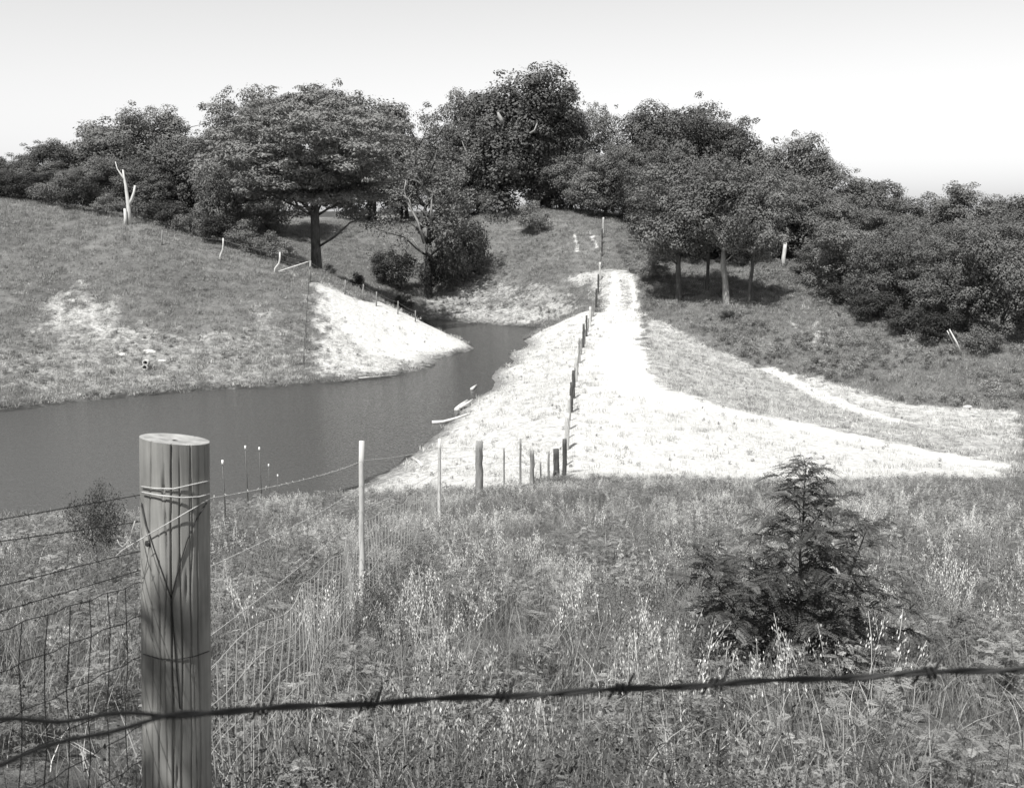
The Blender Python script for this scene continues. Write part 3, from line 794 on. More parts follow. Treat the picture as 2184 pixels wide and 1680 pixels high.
BRUSH = proto_set('brush_clumps', [lambda: broad(rng.uniform(.5, .9), 160, .13) for _ in range(5)], 'brush_leaf')
WEED = proto_set('bank_weeds', [lambda: broad(rng.uniform(.18, .35), 40, .09) for _ in range(5)], 'brush_leaf')
DRYT = proto_set('dry_tufts', [lambda: blades(36, 0.5, 0.10, 0.34, 0.014, 1.0, 2) for _ in range(4)], 'dry_straw')

def z_of(x, y): return np.stack([x, y, height(x, y)], 1)
def meadow(x, y): return (y < 46.5 + 0.6 * (fbm(x / 3, y / 3, 77) - .5)) & ~((x < 1) & (y > 41 + 0.15 * x))

x, y = drop(15000, 1.7, 47); dm = fbm(x / 2.2, y / 2.2, 61); k = meadow(x, y); x, y = x[k], y[k]
scatter('meadow_grass', z_of(x, y), rng.uniform(0.7, 1.35, len(x)), GRASS, 'tangled grass covering the slope in the foreground', 'grass')
x, y = drop(9500, 2.6, 46.5); o_ = fbm(x / 1.6, y / 2.6, 62, 3); pr = np.clip((o_ - 0.42) * 4.2, 0.02, 1) * np.clip((y - 2.2) / 3, 0.15, 1)
pr = pr * np.where(x < -0.25 * y, 0.25, 1.0)
k = meadow(x, y) & (rng.random(len(x)) < pr); x, y = x[k], y[k]
scatter('wild_oats', z_of(x, y), rng.uniform(0.75, 1.2, len(x)), OATS, 'pale ripe oat stalks with hanging seed heads in the foreground meadow', 'oats')
x, y = drop(15000, 1.6, 47); o_ = fbm(x / 1.8 + 40, y / 1.8, 63, 3); k = meadow(x, y) & (rng.random(len(x)) < np.clip((o_ - 0.38) * 4, 0.08, 1)); x, y = x[k], y[k]
scatter('feathery_weeds', z_of(x, y), rng.uniform(0.7, 1.25, len(x)) * np.clip(0.45 + y / 14, 0.5, 1), FORB, 'feathery-leaved weeds growing through the foreground grass', 'weeds')
x, y = drop(15000, 1.6, 47.2); o_ = fbm(x / 2.5 + 90, y / 2.5, 64, 3); k = meadow(x, y) & (rng.random(len(x)) < np.clip((o_ - 0.42) * 5, 0.06, 1)); x, y = x[k], y[k]
scatter('leafy_weeds', z_of(x, y), rng.uniform(0.7, 1.4, len(x)), LEAFY, 'small-leaved bushy weeds in clumps over the foreground meadow', 'weeds')
x, y = drop(5000, 2.0, 47); o_ = fbm(x / 1.5 + 10, y / 2.2, 65, 3); k = meadow(x, y) & (rng.random(len(x)) < np.clip((o_ - 0.42) * 4, 0.05, 1)); x, y = x[k], y[k]
scatter('dry_grass', z_of(x, y), rng.uniform(0.8, 1.3, len(x)), STRAW, 'bleached dry grass stems mixed into the foreground meadow', 'grass')

SHADEW = proto_set('shade_dark_weeds', [lambda: broad(rng.uniform(.3, .5), 620, .013) for _ in range(4)], 'shade_dark_weed_leaf')  # leaves coloured dark to carry the shade along the bottom edge
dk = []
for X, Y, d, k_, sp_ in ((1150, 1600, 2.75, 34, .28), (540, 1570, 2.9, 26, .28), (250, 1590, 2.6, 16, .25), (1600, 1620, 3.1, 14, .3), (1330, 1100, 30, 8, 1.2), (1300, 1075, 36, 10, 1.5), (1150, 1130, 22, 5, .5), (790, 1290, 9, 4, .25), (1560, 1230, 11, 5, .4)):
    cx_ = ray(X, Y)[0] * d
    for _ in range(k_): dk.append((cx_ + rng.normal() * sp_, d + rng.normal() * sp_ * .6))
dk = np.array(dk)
scatter('shade_dark_weeds', z_of(dk[:, 0], dk[:, 1]), rng.uniform(1.0, 1.6, len(dk)), SHADEW, 'dark small-leaved weeds in clumps, their colour carrying the shade along the lower edge', 'weeds')

# the hillsides and banks beyond
def hills(k, y0, y1):
    k = int(k * 1.5)
    y = np.sqrt(rng.uniform(y0 ** 2, y1 ** 2, k)); x = rng.uniform(-1, 1, k) * y * 0.80
    z = height(x, y); m_ = z > ZW + 0.12 + np.where(x > 9, -9, 0)
    return x[m_], y[m_], z[m_]
x, y, z = hills(52000, 44, 175); sl = soil_at(x, y); k = (rng.random(len(x)) < np.clip(1.1 - 1.45 * sl, 0.0, 1)) & ~meadow(x, y)
sc = rng.uniform(0.6, 1.3, len(x)) * np.where(sl > 0.4, 0.62, 1.0)
scatter('hill_grass', np.stack([x, y, z], 1)[k], sc[k], TUFT, 'short rough grass on the hillsides round the pond', 'grass')
x, y, z = hills(16000, 44, 130); sl = soil_at(x, y); k = (sl > 0.3) & (rng.random(len(x)) < np.clip(1.15 - 1.0 * sl, 0, 0.7)) & ~meadow(x, y)
scatter('dry_bank_grass', np.stack([x, y, z], 1)[k], rng.uniform(0.6, 1.2, k.sum()), DRYT, 'thin pale dry grass on the bare dam banks and field', 'grass')
x, y, z = hills(15000, 44, 135); sl = soil_at(x, y); o_ = fbm(x / 2.0, y / 2.0, 66, 3); k = (sl > 0.3) & (rng.random(len(x)) < np.clip((o_ - 0.40) * 3.0, 0.02, 0.6) * (1.25 - sl)) & ~meadow(x, y)
scatter('bank_weeds', np.stack([x, y, z], 1)[k], rng.uniform(0.35, 0.95, k.sum()), WEED, 'scattered small dark weeds dotting the bare earth', 'weeds')
x, y, z = hills(9000, 60, 150); sl = soil_at(x, y); o_ = fbm(x / 2.5, y / 2.5, 68, 3); k = (sl < 0.45) & (rng.random(len(x)) < np.clip((o_ - 0.5) * 2.5, 0.01, 0.5)) & ~meadow(x, y)
scatter('hill_weeds', np.stack([x, y, z], 1)[k], rng.uniform(0.6, 1.5, k.sum()), WEED, 'dark weed clumps dotted over the grassy hillsides', 'weeds')
x, y, z = hills(9000, 60, 150); sl = soil_at(x, y); o_ = fbm(x / 3.5 + 30, y / 3.5, 69, 3); k = (sl < 0.5) & (rng.random(len(x)) < np.clip((o_ - 0.52) * 4, 0.0, 0.8)) & ~meadow(x, y)
scatter('hill_straw', np.stack([x, y, z], 1)[k], rng.uniform(0.6, 1.3, k.sum()), DRYT, 'patches of bleached grass on the hillsides', 'grass')
# rough brush on the right slope and along the far shore
x, y, z = hills(26000, 70, 150); sl = soil_at(x, y); u_ = x / y * FPX + CX; o_ = fbm(x / 4.0, y / 4.0, 67, 3)
rt_ = (x > 14.5) & (sl < 0.3) & (z > -16.2)
sh_ = (x > -16) & (x < 9) & (y > 117) & (sl < 0.75)
lf_ = (x < -8) & (y < 92) & (z < -11)
k = (rng.random(len(x)) < np.where(rt_, np.clip((o_ - 0.36) * 2.6, 0.04, 0.8), np.where(sh_, np.clip((o_ - 0.42) * 2.2, 0.02, 0.5), np.where(lf_, np.clip((o_ - 0.45) * 2.0, 0.0, 0.4), 0))))
scatter('low_brush', np.stack([x, y, z], 1)[k], (rng.uniform(0.45, 1.15, len(x)) * np.where(lf_ | sh_, 0.6, 1.0))[k], BRUSH, 'rough low brush on the right slope and along the shores', 'brush')

# ------------------------------------------------------------------ unseen tree added behind the viewpoint to shade the bottom of the view
plant('oak0', (-3.87, -2.2, gz(-3.87, -2.2) - .1), 8.2, 6.2, 'added_shade_tree', 'unseen leafy tree added to shade the foot of the big post', rz=0.7)

# ------------------------------------------------------------------ the big corner post
PD = 2.7
top = np.array(P(373, 936, PD)); low = np.array(P(377, 1510, PD))
axis = (top - low) / np.linalg.norm(top - low)
zg = gz(low[0], PD)
foot = low - axis * ((low[2] - zg + 0.25) / axis[2])
LEN = np.linalg.norm(top - foot)
post = thing('corner_post', tuple(foot), 'thick weathered round corner post in the foreground, bound with wire', 'fence post')
ux = np.array([1.0, 0, 0]); ux -= axis * np.dot(ux, axis); ux /= np.linalg.norm(ux); uy = np.cross(axis, ux)
def rad_at(tt): return 0.0915 + 0.010 * (1 - tt)
cracks = [(rng.uniform(0, 6.283), rng.uniform(0.0, 0.95), rng.uniform(0.25, 0.9), rng.uniform(0.006, 0.013)) for _ in range(12)]
cracks += [(-2.02, 0.15, 0.95, .014), (-1.75, 0.0, .9, .012), (-1.35, .1, .8, .013), (-1.1, 0.3, .7, .014), (-0.8, .2, .8, .011), (-2.4, 0, .6, .013), (-1.55, 0.0, 1.0, .01), (-0.55, .1, .9, .012), (-2.7, .0, .8, .012)]
NA, NZ = 300, 90
th = np.linspace(0, 2 * np.pi, NA, endpoint=False); tz = np.linspace(0, 1, NZ)
TH, TZ = np.meshgrid(th, tz)
R = rad_at(TZ) * (1 + 0.012 * (fbm(np.cos(TH) * 2 + 7, np.sin(TH) * 2 + TZ * 3, 81) - .5) + 0.006 * (vnoise(TH * 22, TZ * 2.0, 82) - .5))
for a, t0, ln, wd in cracks:
    wob = 0.10 * (vnoise(TZ * 7 + a * 9, TZ * 0, 83) - .5) + 0.03 * (vnoise(TZ * 30 + a * 9, TZ * 0, 84) - .5)
    dlt = np.abs((TH - a - wob + np.pi) % (2 * np.pi) - np.pi)
    on = np.clip((TZ - t0) * 12, 0, 1) * np.clip((t0 + ln - TZ) * 12, 0, 1)
    R -= 0.012 * on * np.exp(-(dlt / (wd * 1.05)) ** 2)
for a, z0 in ((-2.55, .595), (-2.5, .60), (-1.15, .82), (-0.95, .80), (-1.25, .52), (-2.6, .60), (-1.2, .14), (-1.75, .15), (-1.6, .94)):      # knots and checks
    dlt = (TH - a + np.pi) % (2 * np.pi) - np.pi
    R -= 0.012 * np.exp(-(dlt / 0.035) ** 2 - ((TZ - z0) / 0.012) ** 2)
slope_top = np.clip(1 + (TZ - 1) * 0, 0, 1)
V = []
for i in range(NZ):
    ring = foot + axis * LEN * tz[i] + R[i][:, None] * (np.cos(th)[:, None] * ux + np.sin(th)[:, None] * uy)
    cut = max(0.0, (tz[i] - 0.9) / 0.1)
    ring = ring + axis * (cut * (-0.075 * R[i] * np.cos(th) - 0.10 * R[i] * np.sin(th)))[:, None]
    V.append(ring)
V = np.concatenate(V) - foot
ii = np.arange(NA * NZ).reshape(NZ, NA)
F = np.stack([ii[:-1], np.roll(ii[:-1], -1, 1), np.roll(ii[1:], -1, 1), ii[1:]], -1).reshape(-1, 4)
m, t, b = new_mat('corner_post_wood'); MATS['corner_post_wood'] = m
tc = N(t, 'ShaderNodeTexCoord'); mp = N(t, 'ShaderNodeMapping'); mp.inputs['Scale'].default_value = (55, 55, 2.2)
t.links.new(tc.outputs['Object'], mp.inputs['Vector'])
g1 = N(t, 'ShaderNodeTexNoise'); g1.inputs['Scale'].default_value = 1; g1.inputs['Detail'].default_value = 7; g1.inputs['Roughness'].default_value = 0.6
t.links.new(mp.outputs['Vector'], g1.inputs['Vector'])
g2 = N(t, 'ShaderNodeTexNoise'); g2.inputs['Scale'].default_value = 5; g2.inputs['Detail'].default_value = 5
t.links.new(tc.outputs['Object'], g2.inputs['Vector'])
cr = N(t, 'ShaderNodeValToRGB'); e = cr.color_ramp.elements; e[0].position = 0.25; e[1].position = 0.65; e[0].color = grey(0.2); e[1].color = grey(0.33)
t.links.new(g1.outputs['Fac'], cr.inputs['Fac'])
c2 = N(t, 'ShaderNodeValToRGB'); e = c2.color_ramp.elements; e[0].position = 0.3; e[1].position = 0.75; e[0].color = grey(0.6); e[1].color = grey(1.2)
t.links.new(g2.outputs['Fac'], c2.inputs['Fac'])
mx = N(t, 'ShaderNodeMix', data_type='RGBA', blend_type='MULTIPLY'); mx.inputs['Factor'].default_value = 1
t.links.new(cr.outputs['Color'], mx.inputs['A']); t.links.new(c2.outputs['Color'], mx.inputs['B']); t.links.new(mx.outputs['Result'], b.inputs['Base Color'])
bp = N(t, 'ShaderNodeBump'); bp.inputs['Strength'].default_value = 0.5; bp.inputs['Distance'].default_value = 0.004
t.links.new(g1.outputs['Fac'], bp.inputs['Height']); t.links.new(bp.outputs['Normal'], b.inputs['Normal']); b.inputs['Roughness'].default_value = 0.8
b.inputs['Specular IOR Level'].default_value = 0.25
pm = np_mesh('shaft', V, F, smooth=True); pm.materials.append(m); link('shaft', pm, None, post)
# sawn top, dished and ringed
tr_ = V[-NA:]; cen = tr_.mean(0); TV = [tr_ * 1.0]; nr = 12
for q in range(1, nr):
    f_ = 1 - q / nr
    TV.append(cen + (tr_ - cen) * f_ - axis * 0.004 * (1 - f_) * 1.0 + axis * 0.0022 * (vnoise(np.full(NA, q * 1.3), th * 3, 85) - .5)[:, None])
TVc = np.concatenate(TV); ii = np.arange(NA * nr).reshape(nr, NA)
TF = np.stack([ii[:-1], np.roll(ii[:-1], -1, 1), np.roll(ii[1:], -1, 1), ii[1:]], -1).reshape(-1, 4)
noise_mat('sawn_wood', 0.16, 0.4, (25, 25, 25), bump=0.4, dist=0.003)
tm = np_mesh('sawn_top', TVc, TF); tm.materials.append(MATS['sawn_wood'])
bm_c = len(TVc)
link('sawn_top', tm, None, post)

def on_post(X, Y, off=0.004):
    """point on the post's near face seen at X, Y, in the post's own space"""
    a, bb = ray(X, Y); d = np.array([a, 1, bb]); d0 = d - axis * np.dot(d, axis); p0 = -foot; p0 = p0 - axis * np.dot(p0, axis)
    yy = None
    rr = 0.097 + off
    for _ in range(3):
        A_ = d0 @ d0; B_ = 2 * d0 @ p0; C_ = p0 @ p0 - rr * rr
        D_ = B_ * B_ - 4 * A_ * C_
        s_ = (-B_ - math.sqrt(max(D_, 0))) / (2 * A_)
        tt = np.clip(np.dot(d * s_ - foot, axis) / LEN, 0, 1); rr = rad_at(tt) + off
    return d * s_ - foot

def wire_on_post(name, pts, r, mat, off=0.003):
    q = []
    for (x0, y0), (x1, y1) in zip(pts[:-1], pts[1:]):
        for u in np.linspace(0, 1, 8, endpoint=False): q.append(on_post(x0 + (x1 - x0) * u, y0 + (y1 - y0) * u, off))
    q.append(on_post(*pts[-1], off))
    return MB().tube(q, r, 6).build(name, mat, post)
wire_on_post('binding_and_shadow_wire', [(301, 1037), (330, 1041), (370, 1042), (410, 1033), (446, 1025)], 0.0017, 'bright_wire', 0.005)
wire_on_post('binding_and_shadow_wire', [(302, 1049), (340, 1056), (390, 1061), (425, 1059), (447, 1053)], 0.0019, 'bright_wire', 0.008)
wire_on_post('binding_and_shadow_wire', [(302, 1072), (312, 1120), (335, 1190), (365, 1275)], 0.0016, 'rusty_wire')  # this V and its tail are wire shadows, built as dark tubes
wire_on_post('binding_and_shadow_wire', [(441, 1072), (420, 1105), (400, 1150), (380, 1215), (365, 1275)], 0.0018, 'rusty_wire')
wire_on_post('binding_and_shadow_wire', [(365, 1275), (370, 1340), (376, 1420), (384, 1510)], 0.0019, 'rusty_wire')
wire_on_post('binding_and_shadow_wire', [(305, 1394), (340, 1404), (375, 1406), (415, 1399), (446, 1388)], 0.0014, 'rusty_wire')
kn = on_post(317, 1158, -.006); kd = unit((kn - axis * np.dot(kn, axis))[None])[0]
noise_mat('knot_wood', 0.015, 0.06, (80, 80, 80), bump=0.5, dist=0.003)
MB().tube(np.array([kn - kd * .01, kn + kd * .004, kn + kd * .0075]), [.013, .012, .006], 10).build('knot', 'knot_wood', post)
# tie wire running off to the left, with its loose curl
tie = [Vector(on_post(446 - 144 * u, 1064 + 84 * u, .006 + .004 * u)) for u in np.linspace(0, 1, 14)] + [Vector(P(X, Y, PD - .12)) - Vector(foot) for X, Y in ((285, 1158), (262, 1172), (240, 1192), (226, 1206))]
MB().tube(tie, 0.0013, 6).build('tie_wire', 'bright_wire', post)
MB().tube([Vector(P(X, Y, PD - .12)) - Vector(foot) for X, Y in ((288, 1110), (282, 1130), (278, 1146), (270, 1158), (262, 1166), (254, 1160), (250, 1150))], 0.0012, 6).build('tie_wire', 'bright_wire', post)

# ------------------------------------------------------------------ fences
def barbed(a, b, sag, name, parent, mat='fence_wire', r=0.0016, step=0.19):
    a = np.array(a, float); b = np.array(b, float); L = np.linalg.norm(b - a); k = max(8, int(L / 0.25))
    t = np.linspace(0, 1, k)[:, None]; p = a + (b - a) * t; p[:, 2] -= (sag * 4 * t * (1 - t))[:, 0]
    mb = MB(); o = np.array(parent.location); mb.tube(p - o, r, 5)
    d = (b - a) / L
    for q in range(int(L / step)):
        c = a + (b - a) * ((q + .5) * step / L); tt = (q + .5) * step / L; c = c - np.array([0, 0, sag * 4 * tt * (1 - tt)])
        e = unit(np.cross(d, rng.normal(size=3))[None])[0]
        mb.tube(np.array([c - e * .009 - d * .003, c + e * .009 + d * .003]) - o, r * 0.8, 4)
    ob = mb.build(name, mat, parent); return ob

def plain_post(parent, base, top, r, mat, sides=10, label=None, cap=None):
    base = np.array(base); top = np.array(top); o = np.array(parent.location)
    L = np.linalg.norm(top - base); k = 9; t = np.linspace(0, 1, k)[:, None]
    p = base + (top - base) * t + rng.normal(size=(k, 3)) * r * 0.12; p[0] = base - (top - base) / L * 0.3
    ob = MB().tube(p - o, r * (1.08 - 0.1 * t[:, 0] + rng.normal(size=k) * .03), sides).build('post', mat, parent)
    if label: ob['label'] = label
    if cap:
        MB().tube(np.array([top - (top - base) / L * cap, top + (top - base) / L * 0.006]) - o, r * 1.14, sides).build('painted_tip', 'white_paint', ob)
    return ob

# fence running from the corner post down to the dam
POSTS = [(772, 940, 1332, 8.85, .025, 'pale_post_wood', 'thin pale barked post'), (937, 936, 1116, 20.5, .035, 'pale_post_wood', 'thin post with whitish top'),
         (1022, 940, 1082, 29, .11, 'post_wood', 'thick squared grey post'), (1075, 955, 1046, 39, .035, 'post_wood', None), (1110, 935, 1034, 43, .045, 'post_wood', None),
         (1135, 960, 1030, 44.5, .10, 'post_wood', None), (1153, 985, 1028, 45.5, .04, 'post_wood', None), (1170, 962, 1026, 46.2, .05, 'post_wood', 'thin post with a dark knob on its top'),
         (1186, 958, 1026, 47, .14, 'dark_post_wood', 'thick dark corner post at the foot of the slope')]
fence = thing('wire_fence', ground(900, 1150), 'barbed and woven wire fence going down the slope from the corner post', 'fence')
pts = [(foot, top)]
for X, Yt, Yb, d, r, mat, lab in POSTS:
    bb = np.array(P(X, Yb, d)); bb[2] = gz(bb[0], d); tt = np.array(P(X, Yt, d))
    plain_post(fence, bb, tt, r, mat, label=lab); pts.append((bb, tt))
HS = [1.43, 1.22, 1.0]
def at_h(bt, h, nrm=1.6):
    bb, tt = bt; L = tt[2] - max(bb[2], tt[2] - 1.75); u = h / nrm
    return np.array([bb[0] + (tt[0] - bb[0]) * u, bb[1] + (tt[1] - bb[1]) * u, tt[2] - L * (1 - u)])
for i in range(len(pts) - 1):
    for h in HS: barbed(at_h(pts[i], h), at_h(pts[i + 1], h), 0.03, 'barbed_wire', fence, 'bright_wire' if i == 0 else 'fence_wire', 0.0015 if i == 0 else 0.0028)

def woven(parent, A, B, hts, spacing, mat, r, sag=0.06):
    """A, B: functions of height -> point at either end; stays every spacing metres"""
    o = np.array(parent.location); L = np.linalg.norm(A(0.5) - B(0.5)); k = int(L / spacing)
    def pt(u, h):
        p = A(h) * (1 - u) + B(h) * u
        return p + np.array([0.03 * math.sin(u * 17 + h * 3), 0, -sag * 4 * u * (1 - u) + 0.02 * math.sin(u * 31 + h * 9)])
    for h in hts:
        MB().tube(np.array([pt(u, h) for u in np.linspace(0, 1, k + 1)]) - o, r, 4).build('mesh_wire', mat, parent)
    mb = MB()
    for q in range(1, k):
        u = q / k
        mb.tube(np.array([pt(u, h) for h in hts]) - o, r, 4, cap=False)
    ob = mb.build('mesh_stays', mat, parent); ob['kind'] = 'stuff'
    return ob
for i in (0, 1):
    woven(fence, lambda h, i=i: at_h(pts[i], h), lambda h, i=i: at_h(pts[i + 1], h), (0.12, 0.28, 0.44, 0.6, 0.76, 0.9), 0.16 if i == 0 else 0.3, 'bright_wire', 0.002 if i == 0 else 0.003)

# fence running left from the corner post, towards the viewer's side
lf = thing('wire_fence', tuple(P(150, 1400, 2.4)), 'rusty barbed and woven wire fence left of the corner post', 'fence')
Lend = lambda Y0, Y1: np.array(P(115 + (115 - 300) * 2.0, Y0 + (Y0 - Y1) * 2.0, 2.29 - 0.82))
def left_wire(Yp, Yl):
    return np.array(P(305, Yp, PD - .02)), np.array(P(-330, Yl + (Yl - Yp) * 2.6, 1.55))
for Yp, Yl in ((1054, 1085), (1111, 1136), (1173, 1217), (1214, 1266)):
    a_, b_ = left_wire(Yp, Yl); barbed(a_, b_, 0.0, 'barbed_wire', lf, 'rusty_wire', 0.0013, 0.11)
LW = [left_wire(Yp, Yl) for Yp, Yl in ((1240, 1300), (1311, 1381), (1398, 1480), (1474, 1566), (1545, 1650), (1620, 1730))]
for a_, b_ in LW: MB().tube(np.array([a_ + (b_ - a_) * u + np.array([0, 0, .004 * math.sin(u * 40)]) for u in np.linspace(0, 1, 20)]) - np.array(lf.location), 0.0013, 5).build('mesh_wire', 'rusty_wire', lf)
for q in range(1, 12):
    u = q * 0.09
    MB().tube(np.array([a_ + (b_ - a_) * min(u + .008 * math.sin(j * 2 + q), 1) for j, (a_, b_) in enumerate(LW)]) - np.array(lf.location), 0.0013, 5).build('mesh_stay', 'rusty_wire', lf)
e_ = np.array(P(-330, 1500, 1.55)); plain_post(lf, (e_[0], e_[1], gz(e_[0], e_[1])), (e_[0], e_[1], -0.35), 0.06, 'post_wood')

# fence along the dam and up the far slope
df = thing('wire_fence', ground(1215, 915), 'post and wire fence along the water side of the dam', 'fence')
prev = pts[-1]; line = [(1204, 1022, 950), (1209, 960, 895), (1213, 916, 856), (1218, 880, 826), (1223, 850, 800), (1228, 815, 765), (1236, 775, 730), (1244, 742, 700), (1251, 718, 680), (1258, 697, 662), (1265, 676, 643), (1271, 656, 622),
        (1276, 628, 592), (1279, 600, 566), (1281, 574, 542), (1283, 548, 518), (1284, 522, 494), (1286, 500, 470)]
for k, (X, Yb, Yt) in enumerate(line):
    q = ground(X, Yb); tp = P(X + (1 if k % 2 else 0), Yt - 0.2 * (Yb - Yt), q.y)
    plain_post(df, q, tp, (0.10, 0.13, 0.09, 0.11)[k % 4], ('dark_post_wood', 'dark_post_wood', 'post_wood', 'pale_post_wood')[(k * 3) % 4] if k != 2 else 'pale_post_wood', 8)
    cur = (np.array(q), np.array(tp))
    if k:                                        # a thin stake midway
        md_ = (prev[0] + cur[0]) / 2; md_[2] = gz(md_[0], md_[1]); plain_post(df, md_, md_ + np.array([0, 0, 1.45]), .055, 'post_wood', 6)
    for h in (1.4, 1.0, 0.6): barbed(at_h(prev, h), at_h(cur, h), 0.03, 'barbed_wire', df, 'rusty_wire', 0.006, 0.8)
    prev = cur

# crooked-post fence on the left hill
hf = thing('wire_fence', ground(475, 556), 'crooked-post wire fence along the crest of the grassy left hill', 'fence')
def hill_post(pp, r=0.1, mat='dead_wood', label=None):
    d = ground(pp[0][0], pp[0][1]).y
    q = [np.array(P(X, Y, d)) for X, Y in pp]; q[0] = q[0] - np.array([0, 0, .3])
    ob = MB().tube(np.array(q) - np.array(hf.location), np.linspace(r * 1.1, r * .8, len(q)), 8).build('post', mat, hf)
    if label: ob['label'] = label
    return q[0] + np.array([0, 0, .3]), q[-1]
ends = [hill_post([(345, 525), (345, 508), (346, 490)], .07, 'post_wood'),
        hill_post([(469, 556), (470, 545), (475, 532), (476, 520), (476, 508)], .09, label='crooked leaning post'),
        hill_post([(585, 582), (587, 572), (595, 562), (597, 552), (597, 538)], .10, label='sharply bent crooked post'),
        hill_post([(660, 602), (661, 580), (662, 556)], .12, 'post_wood', 'braced corner post'),
        hill_post([(735, 629), (736, 612), (737, 597)], .07, 'post_wood'), hill_post([(773, 641), (774, 622), (775, 606)], .07, 'post_wood'),
        hill_post([(802, 653), (803, 637), (803, 622)], .07, 'post_wood'), hill_post([(848, 671), (849, 656), (849, 642)], .06, 'post_wood'),
        hill_post([(886, 687), (886, 673), (886, 662)], .06, 'post_wood')]
MB().tube(np.array([P(594, 579, 101.5), P(658, 558, 101.8)]) - np.array(hf.location), .06, 6).build('brace_pole', 'dead_wood', hf)
for a_, b_ in zip(ends[:-1], ends[1:]):
    for u in (.35, .65, .92): barbed(a_[0] + (a_[1] - a_[0]) * u, b_[0] + (b_[1] - b_[0]) * u, 0.1, 'barbed_wire', hf, 'fence_wire', 0.006, 3.0)
cf = thing('wire_fence', ground(655, 700), 'thin dark cross fence dropping down the left hill beside the bare spit', 'fence')
pv = None
for X, Yb in ((659, 630), (657, 660), (655, 690), (653, 720), (651, 750), (649, 785)):
    q = ground(X, Yb); tp = np.array(q) + np.array([0, 0, 1.35]); plain_post(cf, q, tp, .035, 'steel', 6)
    if pv is not None:
        for u in (.3, .6, .95): barbed(pv[0] + (pv[1] - pv[0]) * u, np.array(q) + np.array([0, 0, 1.35 * u]), .02, 'barbed_wire', cf, 'rusty_wire', 0.006, 3.0)
    pv = (np.array(q), tp)

# steel posts with white tips by the water
for X, Yt, Yb, d, lab in ((482, 982, 1122, 20.7, 'steel post with white tip standing nearest the big corner post'), (530, 951, 1092, 26, 'tall steel post with white tip, left of a close pair before the water'),
                     (559, 954, 1085, 28, 'tall steel post with white tip, right of a close pair before the water'), (577, 990, 1082, 34, 'short steel post with a small white tip behind the close pair'),
                     (595, 1012, 1078, 37, 'faintest steel post with tiny white tip, rightmost before the water')):
    bb = np.array(P(X, Yb, d)); bb[2] = gz(bb[0], d); tt = np.array(P(X, Yt, d))
    o = thing('steel_post', tuple(bb), lab, 'fence post', 'white-tipped steel posts by the water')
    L_ = tt[2] - bb[2]
    mb = MB(); mb.tube([(0, 0, -.2), (0, 0, L_)], .016, 5); mb.build('shaft', 'steel', o)
    for q in range(int(L_ / .12)): pass
    MB().tube([(0, 0, L_ - .10), (0, 0, L_ + .01)], .024, 6).build('painted_tip', 'white_paint', o)

# ------------------------------------------------------------------ the near barbed wire across the view
nw = thing('barbed_wire', P(1092, 1480, .74), 'thick dark twisted barbed wire stretched close across the foreground', 'wire')
path = [(-160, 1546), (0, 1538), (115, 1532), (400, 1521), (700, 1503), (1000, 1487), (1250, 1474), (1400, 1465), (1750, 1446), (2070, 1430), (2300, 1420)]
px_ = np.array([q[0] for q in path], float); py_ = np.array([q[1] for q in path], float)
xs = np.linspace(-160, 2300, 420)
cpts = np.array([P(x, np.interp(x, px_, py_) + 2.0 * math.sin(x / 55.0), .74 - .0004 * max(0, 700 - x)) for x in xs])
o_ = np.array(nw.location)
for k in range(2):
    ph = xs / 150.0 * 2 * np.pi * 0.62 + k * np.pi
    q = cpts + 0.0014 * (np.cos(ph)[:, None] * np.array([0, 0, 1]) + np.sin(ph)[:, None] * np.array([0, 1, 0]))
    if k == 1:                                   # at the left the second strand comes apart and drops
        w_ = np.clip((390 - xs) / 300, 0, 2)[:, None]; q = q + np.array([0, -0.02, -0.0085]) * w_
    MB().tube(q - o_, 0.0015, 8).build('strand', 'rusty_wire', nw)
for bxx in (1073, 1327, 1530, 1985, 790, 560):
    c = np.array(P(bxx, np.interp(bxx, px_, py_), .74)) - o_
    mb = MB(); a = np.linspace(0, 4 * np.pi, 26)
    coil = c + np.stack([(a / (4 * np.pi) - .5) * .009, .0042 * np.cos(a), .0042 * np.sin(a)], 1)
    coil = np.concatenate([[coil[0] + np.array([-.006, .002, -.012])], coil, [coil[-1] + np.array([.005, -.002, .013])]])
    mb.tube(coil, 0.0012, 6); mb.build('barb', 'rusty_wire', nw)

